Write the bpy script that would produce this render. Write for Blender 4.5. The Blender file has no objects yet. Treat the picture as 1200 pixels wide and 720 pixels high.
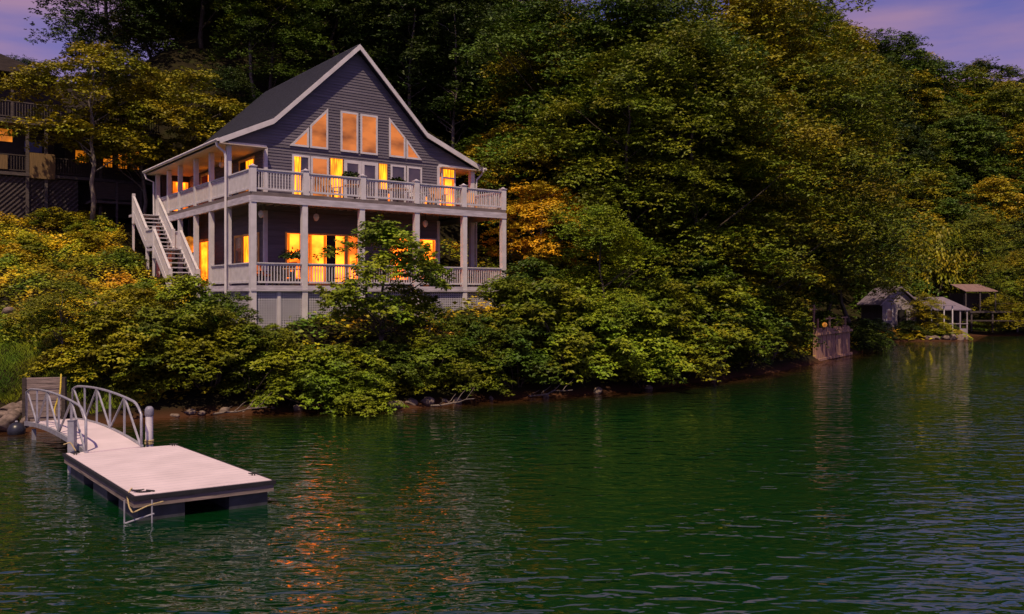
import bpy, math, random
import numpy as np
from mathutils import Vector, Matrix

# ------------------------------------------------------------------ camera, sky, sun, exposure
sc = bpy.context.scene
CAMZ = 4.2
cam = bpy.data.objects.new("camera", bpy.data.cameras.new("camera"))
sc.collection.objects.link(cam)
cam.location = (0, 0, CAMZ)
cam.rotation_euler = (math.radians(90), 0, 0)
cam.data.lens = 30.0
cam.data.sensor_width = 36.0
cam.data.shift_y = -14 / 1200
cam.data.clip_end = 3000
sc.camera = cam

SUN_DIR = Vector((0.06, 0.66, -1.12)).normalized()      # the way the light travels
SUN_STRENGTH = 4.2
SUN_COLOR = (1.0, 0.76, 0.50)
SKY_STRENGTH = 0.125
el = math.asin(-SUN_DIR.z)
az = math.atan2(-SUN_DIR.x, -SUN_DIR.y)
world = bpy.data.worlds.new("World"); sc.world = world; world.use_nodes = True
nt = world.node_tree; nt.nodes.clear()
def wn(t, **k):
    n = nt.nodes.new(t)
    for a, b in k.items(): setattr(n, a, b)
    return n
sky = wn('ShaderNodeTexSky', sky_type='NISHITA', sun_disc=False)
sky.sun_elevation = el; sky.sun_rotation = az; sky.air_density = 1.0; sky.dust_density = 0.6; sky.ozone_density = 3.0
tint = wn('ShaderNodeMix', data_type='RGBA', blend_type='MULTIPLY'); tint.inputs[0].default_value = 1
tint.inputs[7].default_value = (0.62, 0.40, 0.72, 1)
geo = wn('ShaderNodeTexCoord'); mp = wn('ShaderNodeMapping')
mp.inputs['Scale'].default_value = (1.3, 1.3, 6.5); mp.inputs['Rotation'].default_value = (0.0, math.radians(9), 0.3)
mp.inputs['Location'].default_value = (0.35, 0.0, 0.62)
cn = wn('ShaderNodeTexNoise'); cn.inputs['Scale'].default_value = 1.6; cn.inputs['Detail'].default_value = 6; cn.inputs['Roughness'].default_value = 0.5
cr = wn('ShaderNodeValToRGB'); cr.color_ramp.elements[0].position = 0.45; cr.color_ramp.elements[1].position = 0.62
cm = wn('ShaderNodeMix', data_type='RGBA'); cm.inputs[7].default_value = (3.4, 2.0, 2.9, 1)
sm = wn('ShaderNodeMath', operation='MULTIPLY'); sm.inputs[1].default_value = 0.8
bg = wn('ShaderNodeBackground'); bg.inputs['Strength'].default_value = SKY_STRENGTH
wo = wn('ShaderNodeOutputWorld')
L = nt.links.new
L(sky.outputs[0], tint.inputs[6]); L(geo.outputs['Generated'], mp.inputs[0]); L(mp.outputs[0], cn.inputs['Vector'])
L(cn.outputs[0], cr.inputs[0]); L(cr.outputs[0], sm.inputs[0]); L(sm.outputs[0], cm.inputs[0]); L(tint.outputs[2], cm.inputs[6])
L(cm.outputs[2], bg.inputs['Color']); L(bg.outputs[0], wo.inputs[0])

sun = bpy.data.objects.new("sun", bpy.data.lights.new("sun", 'SUN'))
sun.data.energy = SUN_STRENGTH; sun.data.angle = math.radians(0.6); sun.data.color = SUN_COLOR
sun.rotation_euler = SUN_DIR.to_track_quat('-Z', 'Y').to_euler()
sun.location = (-20, -30, 60); sc.collection.objects.link(sun)

vs = sc.view_settings
vs.view_transform = 'Standard'; vs.look = 'None'; vs.exposure = 0.0; vs.gamma = 1.0; vs.use_curve_mapping = False
sc.cycles.max_bounces = 6; sc.cycles.diffuse_bounces = 3; sc.cycles.glossy_bounces = 3
sc.cycles.transparent_max_bounces = 6; sc.cycles.caustics_reflective = False; sc.cycles.caustics_refractive = False

random.seed(7)
COL = sc.collection
R = math.radians

# ------------------------------------------------------------------ materials
def mat(name, col, rough=0.7, var=0.25, scale=3.0, stretch=(1, 1, 1), bump=0.0, metal=0.0, spec=0.4, col2=None, detail=5, emis=None, es=0.0):
    m = bpy.data.materials.new(name); m.use_nodes = True
    n = m.node_tree.nodes; l = m.node_tree.links; b = n['Principled BSDF']
    b.inputs['Roughness'].default_value = rough; b.inputs['Metallic'].default_value = metal
    b.inputs['Specular IOR Level'].default_value = spec
    tc = n.new('ShaderNodeTexCoord'); mp = n.new('ShaderNodeMapping'); mp.inputs['Scale'].default_value = stretch
    no = n.new('ShaderNodeTexNoise'); no.inputs['Scale'].default_value = scale; no.inputs['Detail'].default_value = detail
    l.new(tc.outputs['Object'], mp.inputs[0]); l.new(mp.outputs[0], no.inputs['Vector'])
    rp = n.new('ShaderNodeValToRGB'); rp.color_ramp.elements[0].position = 0.3; rp.color_ramp.elements[1].position = 0.7
    c2 = col2 if col2 else tuple(min(1, c * (1 + var)) for c in col)
    c1 = tuple(c * (1 - var) for c in col) if not col2 else col
    rp.color_ramp.elements[0].color = (*c1, 1); rp.color_ramp.elements[1].color = (*c2, 1)
    l.new(no.outputs[0], rp.inputs[0]); l.new(rp.outputs[0], b.inputs['Base Color'])
    if bump:
        bp = n.new('ShaderNodeBump'); bp.inputs['Strength'].default_value = bump; bp.inputs['Distance'].default_value = 0.03
        l.new(no.outputs[0], bp.inputs['Height']); l.new(bp.outputs[0], b.inputs['Normal'])
    if emis:
        er = n.new('ShaderNodeValToRGB'); er.color_ramp.elements[0].position = 0.34; er.color_ramp.elements[1].position = 0.62
        er.color_ramp.elements[0].color = (*[c * 0.20 for c in emis], 1); er.color_ramp.elements[1].color = (*emis, 1)
        l.new(no.outputs[0], er.inputs[0]); l.new(er.outputs[0], b.inputs['Emission Color']); b.inputs['Emission Strength'].default_value = es
    return m

M = {}
M['trim'] = mat('white_paint', (0.60, 0.57, 0.60), 0.55, 0.12, 2.5)
M['rail'] = mat('white_rail_paint', (0.55, 0.53, 0.57), 0.5, 0.12, 4)
M['siding'] = mat('slate_blue_siding', (0.120, 0.108, 0.135), 0.6, 0.22, 0.9, (1, 1, 9), detail=4)
M['fascia'] = mat('weathered_white_board', (0.47, 0.44, 0.50), 0.6, 0.25, 1.6, (1, 1, 6))
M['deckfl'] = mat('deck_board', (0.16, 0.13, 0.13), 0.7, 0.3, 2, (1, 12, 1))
M['ceil'] = mat('porch_ceiling', (0.50, 0.42, 0.36), 0.7, 0.1, 2)
M['shingle'] = mat('asphalt_shingle', (0.030, 0.032, 0.052), 0.9, 0.35, 5, (1, 1, 3), bump=0.4)
M['lattice'] = mat('lattice_paint', (0.42, 0.41, 0.47), 0.6, 0.15, 2)
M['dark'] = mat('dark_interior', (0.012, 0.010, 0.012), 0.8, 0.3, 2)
M['glow'] = mat('lit_window_amber', (0.20, 0.10, 0.03), 0.15, 0.2, 0.9, (1, 1, 1.6), detail=3, emis=(1.0, 0.15, 0.006), es=6.4)
M['glowy'] = mat('lit_curtain_yellow', (0.30, 0.18, 0.03), 0.5, 0.1, 2.2, (6, 6, 0.6), detail=3, emis=(1.0, 0.24, 0.004), es=3.8)
M['skyglow'] = mat('painted_sky_reflection', (0.03, 0.015, 0.01), 0.10, 0.3, 0.55, (1, 1, 2.2), spec=0.5, detail=4, emis=(0.62, 0.170, 0.030), es=1.15)  # weak emission paints an orange sky reflection into the panes
M['lodgeglow'] = mat('lodge_window_glow', (0.20, 0.10, 0.03), 0.2, 0.2, 1.2, emis=(1.0, 0.27, 0.012), es=0.9)
M['curtain'] = mat('backlit_curtain', (0.30, 0.12, 0.03), 0.9, 0.3, 3, (8, 8, .5), emis=(1.0, 0.22, 0.012), es=0.8)
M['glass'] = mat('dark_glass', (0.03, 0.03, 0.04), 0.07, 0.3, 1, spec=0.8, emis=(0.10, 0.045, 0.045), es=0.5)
M['warmtrim'] = mat('glowing_cedar_door_trim', (0.50, 0.24, 0.09), 0.5, 0.2, 3, emis=(0.6, 0.22, 0.04), es=0.10)  # cedar colour plus a faint warm glow painted in, though no lamp
M['wood'] = mat('grey_weathered_plank', (0.20, 0.155, 0.145), 0.8, 0.45, 2.2, (1, 1, 9), bump=0.5)
M['darkwood'] = mat('dark_brown_board', (0.045, 0.033, 0.03), 0.8, 0.35, 3, (1, 1, 6), bump=0.3)
M['lodgewood'] = mat('old_dark_lodge_wood', (0.075, 0.060, 0.060), 0.85, 0.4, 3, (1, 1, 6))
M['brownwood'] = mat('warm_brown_timber', (0.32, 0.18, 0.13), 0.85, 0.5, 3, (6, 6, 0.6), bump=0.4)
M['dullroof'] = mat('dull_pinkish_roof', (0.20, 0.125, 0.115), 0.7, 0.35, 2, (6, 0.5, 1))
M['tanpanel'] = mat('tan_bamboo_screen', (0.17, 0.105, 0.045), 0.8, 0.3, 3, (10, 10, 0.5))
M['float'] = mat('float_deck_surface', (0.61, 0.52, 0.56), 0.75, 0.10, 1.4, (1, 1, 1), bump=0.12, detail=8)
M['rubber'] = mat('black_rubber', (0.012, 0.012, 0.016), 0.6, 0.3, 5)
M['galv'] = mat('galvanised_steel', (0.34, 0.34, 0.40), 0.4, 0.2, 6, metal=0.25)
M['drum'] = mat('flotation_drum', (0.035, 0.038, 0.05), 0.6, 0.4, 4)
M['cap'] = mat('grey_blue_cap', (0.20, 0.20, 0.26), 0.5, 0.2, 6)
M['rope'] = mat('rope_fibre', (0.42, 0.33, 0.17), 0.9, 0.3, 30)
M['yrope'] = mat('yellow_rope_fibre', (0.55, 0.42, 0.05), 0.8, 0.3, 30)
M['stone'] = mat('shore_stone', (0.16, 0.12, 0.10), 0.85, 0.45, 4, bump=0.6)
M['bark'] = mat('tree_bark', (0.075, 0.058, 0.045), 0.9, 0.4, 5, (3, 3, 0.7), bump=0.7)
M['barkp'] = mat('pale_tree_bark', (0.17, 0.14, 0.12), 0.9, 0.4, 5, (3, 3, 0.7), bump=0.5)
M['buoy'] = mat('dark_buoy_plastic', (0.02, 0.022, 0.035), 0.35, 0.3, 4)
M['ply'] = mat('pale_cottage_wall', (0.30, 0.26, 0.29), 0.7, 0.2, 2)
M['tin'] = mat('tin_roof', (0.24, 0.20, 0.25), 0.45, 0.25, 2, (6, 0.5, 1), metal=0.2)
M['pinktin'] = mat('faded_pink_roof', (0.42, 0.27, 0.25), 0.6, 0.2, 2, (6, 0.5, 1))
M['terracotta'] = mat('terracotta', (0.30, 0.11, 0.05), 0.8, 0.2, 5)
M['orange'] = mat('orange_cushion', (0.60, 0.16, 0.05), 0.8, 0.15, 5)
M['lamp'] = mat('lamp_globe', (0.7, 0.65, 0.6), 0.3, 0.05, 3)
M['lantern'] = mat('lit_paper_lantern', (0.8, 0.4, 0.1), 0.6, 0.1, 5, emis=(1.0, 0.34, 0.03), es=0.6)
M['blue'] = mat('blue_tarp', (0.13, 0.14, 0.30), 0.7, 0.2, 4)
M['red'] = mat('red_cloth', (0.30, 0.03, 0.03), 0.8, 0.2, 5)

def leaf_mat(name, objcol=True, cols=None):
    m = bpy.data.materials.new(name); m.use_nodes = True
    n = m.node_tree.nodes; l = m.node_tree.links; b = n['Principled BSDF']
    b.inputs['Roughness'].default_value = 0.5; b.inputs['Specular IOR Level'].default_value = 0.22
    at = n.new('ShaderNodeAttribute'); at.attribute_name = 'v'
    ge = n.new('ShaderNodeNewGeometry'); no = n.new('ShaderNodeTexNoise')
    no.inputs['Scale'].default_value = 0.55; no.inputs['Detail'].default_value = 3
    l.new(ge.outputs['Position'], no.inputs['Vector'])
    if objcol:
        oi = n.new('ShaderNodeObjectInfo'); base = oi.outputs['Color']
    else:
        rp0 = n.new('ShaderNodeValToRGB'); e = rp0.color_ramp.elements
        while len(e) < len(cols): e.new(0.5)
        for i, c in enumerate(cols):
            e[i].position = 0.30 + 0.40 * i / (len(cols) - 1); e[i].color = (*c, 1)
        l.new(no.outputs[0], rp0.inputs[0]); base = rp0.outputs[0]
    # light / dark leaves and a warm or green drift through the crown
    mr = n.new('ShaderNodeMapRange'); mr.inputs[3].default_value = 0.35; mr.inputs[4].default_value = 1.8
    l.new(at.outputs['Fac'], mr.inputs[0])
    mu = n.new('ShaderNodeVectorMath'); mu.operation = 'SCALE'; l.new(base, mu.inputs[0]); l.new(mr.outputs[0], mu.inputs['Scale'])
    rp = n.new('ShaderNodeValToRGB'); rp.color_ramp.elements[0].position = 0.36; rp.color_ramp.elements[1].position = 0.66
    rp.color_ramp.elements[0].color = (0.75, 0.95, 0.95, 1); rp.color_ramp.elements[1].color = (1.18, 1.02, 0.7, 1)
    l.new(no.outputs[0], rp.inputs[0])
    mx = n.new('ShaderNodeVectorMath'); mx.operation = 'MULTIPLY'; l.new(mu.outputs[0], mx.inputs[0]); l.new(rp.outputs[0], mx.inputs[1])
    l.new(mx.outputs[0], b.inputs['Base Color'])
    tr = n.new('ShaderNodeBsdfTranslucent'); l.new(mx.outputs[0], tr.inputs['Color'])
    ms = n.new('ShaderNodeMixShader'); ms.inputs[0].default_value = 0.09
    l.new(b.outputs[0], ms.inputs[1]); l.new(tr.outputs[0], ms.inputs[2]); l.new(ms.outputs[0], n['Material Output'].inputs['Surface'])
    return m
M['leaf'] = leaf_mat('broad_leaves')
M['cover'] = leaf_mat('ground_cover_leaves', False, [(0.08, 0.13, 0.012), (0.24, 0.26, 0.014), (0.46, 0.36, 0.016), (0.36, 0.21, 0.016)])
M['lawn'] = leaf_mat('grass_blades', False, [(0.09, 0.14, 0.012), (0.18, 0.22, 0.014), (0.25, 0.24, 0.014)])

# ------------------------------------------------------------------ helpers
class MB:
    """collects shapes and builds them as one mesh object"""
    def __init__(s): s.v = []; s.f = []
    def add(s, vs, fs):
        o = len(s.v); s.v += [tuple(v) for v in vs]; s.f += [tuple(i + o for i in f) for f in fs]; return s
    def box(s, x0, x1, y0, y1, z0, z1):
        return s.add([(x0, y0, z0), (x1, y0, z0), (x1, y1, z0), (x0, y1, z0), (x0, y0, z1), (x1, y0, z1), (x1, y1, z1), (x0, y1, z1)],
                     [(0, 3, 2, 1), (4, 5, 6, 7), (0, 1, 5, 4), (1, 2, 6, 5), (2, 3, 7, 6), (3, 0, 4, 7)])
    def bar(s, a, b, w, h):
        """box beam from a to b, width w sideways, h high"""
        a = Vector(a); b = Vector(b); d = (b - a).normalized()
        up = Vector((0, 0, 1)) if abs(d.z) < 0.98 else Vector((0, 1, 0))
        sd = d.cross(up).normalized(); u = sd.cross(d).normalized()
        vs = []
        for p in (a, b):
            for i, j in ((-1, -1), (1, -1), (1, 1), (-1, 1)): vs.append(p + sd * i * w / 2 + u * j * h / 2)
        return s.add(vs, [(0, 3, 2, 1), (4, 5, 6, 7), (0, 1, 5, 4), (1, 2, 6, 5), (2, 3, 7, 6), (3, 0, 4, 7)])
    def tube(s, pts, rad, n=8, cap=True):
        pts = [Vector(p) for p in pts]
        if not hasattr(rad, '__len__'): rad = [rad] * len(pts)
        vs = []
        for i, p in enumerate(pts):
            d = (pts[min(i + 1, len(pts) - 1)] - pts[max(i - 1, 0)]).normalized()
            ref = Vector((1, 0, 0)) if abs(d.x) < 0.9 else Vector((0, 1, 0))
            a = d.cross(ref).normalized(); b = d.cross(a)
            for k in range(n):
                t = 2 * math.pi * k / n; vs.append(p + (a * math.cos(t) + b * math.sin(t)) * rad[i])
        fs = [(i * n + k, i * n + (k + 1) % n, (i + 1) * n + (k + 1) % n, (i + 1) * n + k) for i in range(len(pts) - 1) for k in range(n)]
        if cap:
            fs += [tuple(range(n - 1, -1, -1)), tuple(range((len(pts) - 1) * n, len(pts) * n))]
        return s.add(vs, fs)
    def lathe(s, prof, n=16, c=(0, 0, 0)):
        vs = [(c[0] + r * math.cos(2 * math.pi * k / n), c[1] + r * math.sin(2 * math.pi * k / n), c[2] + z) for r, z in prof for k in range(n)]
        m = len(prof)
        fs = [(i * n + k, i * n + (k + 1) % n, (i + 1) * n + (k + 1) % n, (i + 1) * n + k) for i in range(m - 1) for k in range(n)]
        fs += [tuple(range(n - 1, -1, -1)), tuple(range((m - 1) * n, m * n))]
        return s.add(vs, fs)
    def prism(s, poly, fn, d0, d1):
        """poly: (a,z) outline; fn(a,z,depth)->point"""
        n = len(poly)
        vs = [fn(a, z, d0) for a, z in poly] + [fn(a, z, d1) for a, z in poly]
        return s.add(vs, [tuple(range(n)), tuple(range(2 * n - 1, n - 1, -1))] + [(i, i + n, (i + 1) % n + n, (i + 1) % n) for i in range(n)])
    def ring(s, outer, inner, fn, d0, d1):
        n = len(outer)
        vs = [fn(a, z, d) for P in (outer, inner) for d in (d0, d1) for a, z in P]
        fs = []
        for i in range(n):
            j = (i + 1) % n
            o0, o1, i0, i1 = i, n + i, 2 * n + i, 3 * n + i; O0, O1, I0, I1 = j, n + j, 2 * n + j, 3 * n + j
            fs += [(o1, O1, I1, i1), (o0, o1, i1 and o1, o0)[:0] or (o0, O0, O1, o1), (i0, i1, I1, I0), (o0, i0, I0, O0)]
        return s.add(vs, fs)
    def build(s, name, m, parent=None, off=(0, 0, 0), smooth=False):
        me = bpy.data.meshes.new(name); me.from_pydata(s.v, [], s.f); me.materials.append(m)
        import bmesh
        bm = bmesh.new(); bm.from_mesh(me); bmesh.ops.recalc_face_normals(bm, faces=bm.faces); bm.to_mesh(me); bm.free()
        if smooth: me.polygons.foreach_set('use_smooth', [True] * len(me.polygons))
        o = bpy.data.objects.new(name, me); COL.objects.link(o)
        if parent: o.parent = parent
        o.location = off
        return o

def tag(o, label=None, cat=None, group=None, kind=None):
    if label: o['label'] = label
    if cat: o['category'] = cat
    if group: o['group'] = group
    if kind: o['kind'] = kind
    return o
def empty(name, loc, rz=0.0, label=None, cat=None, group=None):
    o = bpy.data.objects.new(name, None); COL.objects.link(o); o.location = loc; o.rotation_euler = (0, 0, rz)
    o.empty_display_size = 0.3
    return tag(o, label, cat, group)
def copy_tree(root, loc, rz=0.0, scale=None, label=None, group=None, color=None):
    r = root.copy(); COL.objects.link(r); r.location = loc; r.rotation_euler = (0, 0, rz)
    if scale is not None: r.scale = scale if hasattr(scale, '__len__') else (scale,) * 3
    if label: r['label'] = label
    if group: r['group'] = group
    elif 'group' in r: del r['group']
    for ch in KIDS[root.name]:
        c = ch.copy(); COL.objects.link(c); c.parent = r
        if color: c.color = (*color, 1) if c.name.startswith(('crown', 'foliage')) else c.color
    return r
KIDS = {}

def quads(name, V, val, m, parent=None):
    """V: (N,4,3) leaf quads, val: N face values"""
    N = len(V); me = bpy.data.meshes.new(name)
    me.vertices.add(N * 4); me.vertices.foreach_set('co', V.reshape(-1).astype(np.float32))
    me.loops.add(N * 4); me.loops.foreach_set('vertex_index', np.arange(N * 4, dtype=np.int32))
    me.polygons.add(N); me.polygons.foreach_set('loop_start', np.arange(0, N * 4, 4, dtype=np.int32))
    me.polygons.foreach_set('loop_total', np.full(N, 4, dtype=np.int32))
    at = me.attributes.new('v', 'FLOAT', 'FACE'); at.data.foreach_set('value', val.astype(np.float32))
    me.update(); me.materials.append(m)
    o = bpy.data.objects.new(name, me); COL.objects.link(o)
    if parent: o.parent = parent
    return o

def leaves(P, D, Nn, Ls, W):
    """rhombic leaves: base P, direction D, normal Nn"""
    D = D / np.linalg.norm(D, axis=1, keepdims=True)
    S = np.cross(D, Nn); S /= np.linalg.norm(S, axis=1, keepdims=True) + 1e-9
    Ls = Ls[:, None]; a = P; c = P + D * Ls; mid = P + D * Ls * 0.45
    U = np.cross(S, D) * Ls * 0.06
    return np.stack([a, mid + S * Ls * W + U, c, mid - S * Ls * W + U], axis=1)

# ------------------------------------------------------------------ terrain
SH = np.array([(-400, 22), (-60, 25), (-30, 25.6), (-16, 26.3), (-14.2, 26.4), (-12.6, 28.6), (-11, 30.0), (-7, 31.2), (-3.8, 31.8), (-1.4, 33.9), (3.6, 36.2),
               (10.6, 42.4), (17.9, 51.2), (25, 62), (29.5, 71), (33.5, 77.0), (38, 77.8), (42.5, 78.6), (46, 87.5), (55, 90), (100, 98), (400, 120)], float)
def sst(a, b, x): t = np.clip((x - a) / (b - a), 0, 1); return t * t * (3 - 2 * t)
UX, UY = 0.7976, 0.6032
HX, HY = -10.675, 35.0                                   # near corner of the house deck
def to_house(x, y):
    dx, dy = x - HX, y - HY
    return dx * UX + dy * UY, -dx * UY + dy * UX
def pnoise(x, y, sc_, seed=0):
    r = np.random.RandomState(seed); out = 0
    for k in range(5):
        a = r.rand() * 6.28; f = sc_ * (1.55 ** k); out = out + np.sin((x * math.cos(a) + y * math.sin(a)) * f + r.rand() * 6.28) * np.sin((x * math.cos(a + 1.9) + y * math.sin(a + 1.9)) * f * 0.83 + r.rand() * 6.28) / (1.3 ** k)
    return out
def terr(x, y):
    x = np.asarray(x, float); y = np.asarray(y, float); sh = x.shape
    x = x.ravel(); y = y.ravel()
    dist = np.full(x.shape, 1e9)
    for i in range(len(SH) - 1):
        ax, ay = SH[i]; bx, by = SH[i + 1]; vx, vy = bx - ax, by - ay
        t = np.clip(((x - ax) * vx + (y - ay) * vy) / (vx * vx + vy * vy), 0, 1)
        dist = np.minimum(dist, np.hypot(x - ax - t * vx, y - ay - t * vy))
    inside = y > np.interp(x, SH[:, 0], SH[:, 1])
    d = np.where(inside, dist, -dist)
    d = d + 0.25 * pnoise(x, y, 0.9, 3) * np.exp(-np.abs(d) / 3)
    steep = np.interp(d, [-40, -6, -1, 0, 1, 4, 8, 20, 30, 90, 400], [-5, -1.6, -0.28, 0, 0.55, 2.2, 3.8, 7.7, 15.5, 60, 64])
    flat = np.interp(d, [-40, -6, -1, 0, 1.2, 16, 24, 75, 110, 400], [-4, -1.3, -0.28, 0, 0.5, 1.1, 4.8, 42, 44, 45])
    left = np.interp(d, [-40, -6, -1, 0, 1, 4, 8, 20, 30, 60, 400], [-5, -1.6, -0.28, 0, 0.5, 1.6, 3.5, 7.6, 8.8, 9.6, 9.6])
    g_ = np.clip(d - 12, 0, 40); wr = sst(22 + g_ * 0.9, 34 + g_ * 1.3, x); wl = 1 - sst(-44, -25, x)
    z = steep * (1 - wr) * (1 - wl) + flat * wr + left * wl * (1 - wr)
    z = z + np.where(d > 0, np.clip(d / 6, 0, 1) * 0.22 * pnoise(x, y, 0.45, 5), 0)
    cw = (1 - sst(-20, -15.5, x)) * (1 - sst(54, 62, y)); z = np.where(z > 8.0, z * (1 - cw) + (8.0 + (z - 8.0) * 0.12) * cw, z)
    t, s = to_house(x, y)                                # level ground cut for the house
    w = sst(-1.6, -0.2, t) * (1 - sst(13.2, 16, t)) * sst(-2.5, -0.6, s) * (1 - sst(15.5, 19, s))
    z = np.where(z > 4.15, z * (1 - w) + 4.15 * w, z)
    w2 = sst(-3.4, -1.6, t) * (1 - sst(-0.4, 0.2, t)) * sst(3, 5, s) * (1 - sst(14, 17, s))   # bed of the side stairs
    lim = np.interp(s, [3, 7, 9.4, 11, 13.6, 17], [3.2, 3.9, 5.0, 5.6, 6.8, 8.5])
    z = np.where(z > lim, z * (1 - w2) + lim * w2, z)
    return z.reshape(sh)
def th(x, y): return float(terr(np.array([x]), np.array([y]))[0])

def ground():
    xs = np.concatenate([np.arange(-400, -60, 12), np.arange(-60, 20, 0.7), np.arange(20, 75, 1.2), np.arange(75, 180, 4), np.arange(180, 520, 20)])
    ys = np.concatenate([np.arange(8, 24, 4), np.arange(24, 62, 0.6), np.arange(62, 110, 1.3), np.arange(110, 220, 4), np.arange(220, 560, 20)])
    X, Y = np.meshgrid(xs, ys); Z = terr(X, Y)
    Z = Z + np.where(Z > 0.3, 0.05 * pnoise(X, Y, 2.4, 9), 0.02 * pnoise(X, Y, 2.4, 9))
    nx, ny = len(xs), len(ys)
    V = np.stack([X, Y, Z], -1).reshape(-1, 3); idx = np.arange(nx * ny).reshape(ny, nx)
    F = np.stack([idx[:-1, :-1], idx[:-1, 1:], idx[1:, 1:], idx[1:, :-1]], -1).reshape(-1, 4)
    me = bpy.data.meshes.new('ground'); me.from_pydata(V.tolist(), [], F.tolist()); me.polygons.foreach_set('use_smooth', [True] * len(F))
    m = bpy.data.materials.new('hillside_soil'); m.use_nodes = True; n = m.node_tree.nodes; l = m.node_tree.links; b = n['Principled BSDF']
    b.inputs['Roughness'].default_value = 0.95; b.inputs['Specular IOR Level'].default_value = 0.1
    ge = n.new('ShaderNodeNewGeometry'); no = n.new('ShaderNodeTexNoise'); no.inputs['Scale'].default_value = 0.9; no.inputs['Detail'].default_value = 8
    l.new(ge.outputs['Position'], no.inputs['Vector'])
    rp = n.new('ShaderNodeValToRGB'); e = rp.color_ramp.elements; e.new(0.5)
    e[0].position = 0.3; e[1].position = 0.5; e[2].position = 0.7
    e[0].color = (0.009, 0.008, 0.005, 1); e[1].color = (0.02, 0.016, 0.007, 1); e[2].color = (0.024, 0.026, 0.007, 1)
    l.new(no.outputs[0], rp.inputs[0])
    # wet red-brown mud along the waterline
    sx = n.new('ShaderNodeSeparateXYZ'); l.new(ge.outputs['Position'], sx.inputs[0])
    mr = n.new('ShaderNodeMapRange'); mr.inputs[1].default_value = 0.05; mr.inputs[2].default_value = 0.3; mr.inputs[3].default_value = 1; mr.inputs[4].default_value = 0
    l.new(sx.outputs[2], mr.inputs[0])
    mx = n.new('ShaderNodeMix'); mx.data_type = 'RGBA'; mx.inputs[7].default_value = (0.06, 0.026, 0.013, 1)
    l.new(mr.outputs[0], mx.inputs[0]); l.new(rp.outputs[0], mx.inputs[6]); l.new(mx.outputs[2], b.inputs['Base Color'])
    bp = n.new('ShaderNodeBump'); bp.inputs['Strength'].default_value = 0.8; bp.inputs['Distance'].default_value = 0.2; l.new(no.outputs[0], bp.inputs['Height']); l.new(bp.outputs[0], b.inputs['Normal'])
    me.materials.append(m); o = bpy.data.objects.new('ground', me); COL.objects.link(o)
    tag(o, 'brown leaf littered hillside rising from the lake shore', 'ground', kind='structure')
ground()

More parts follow.
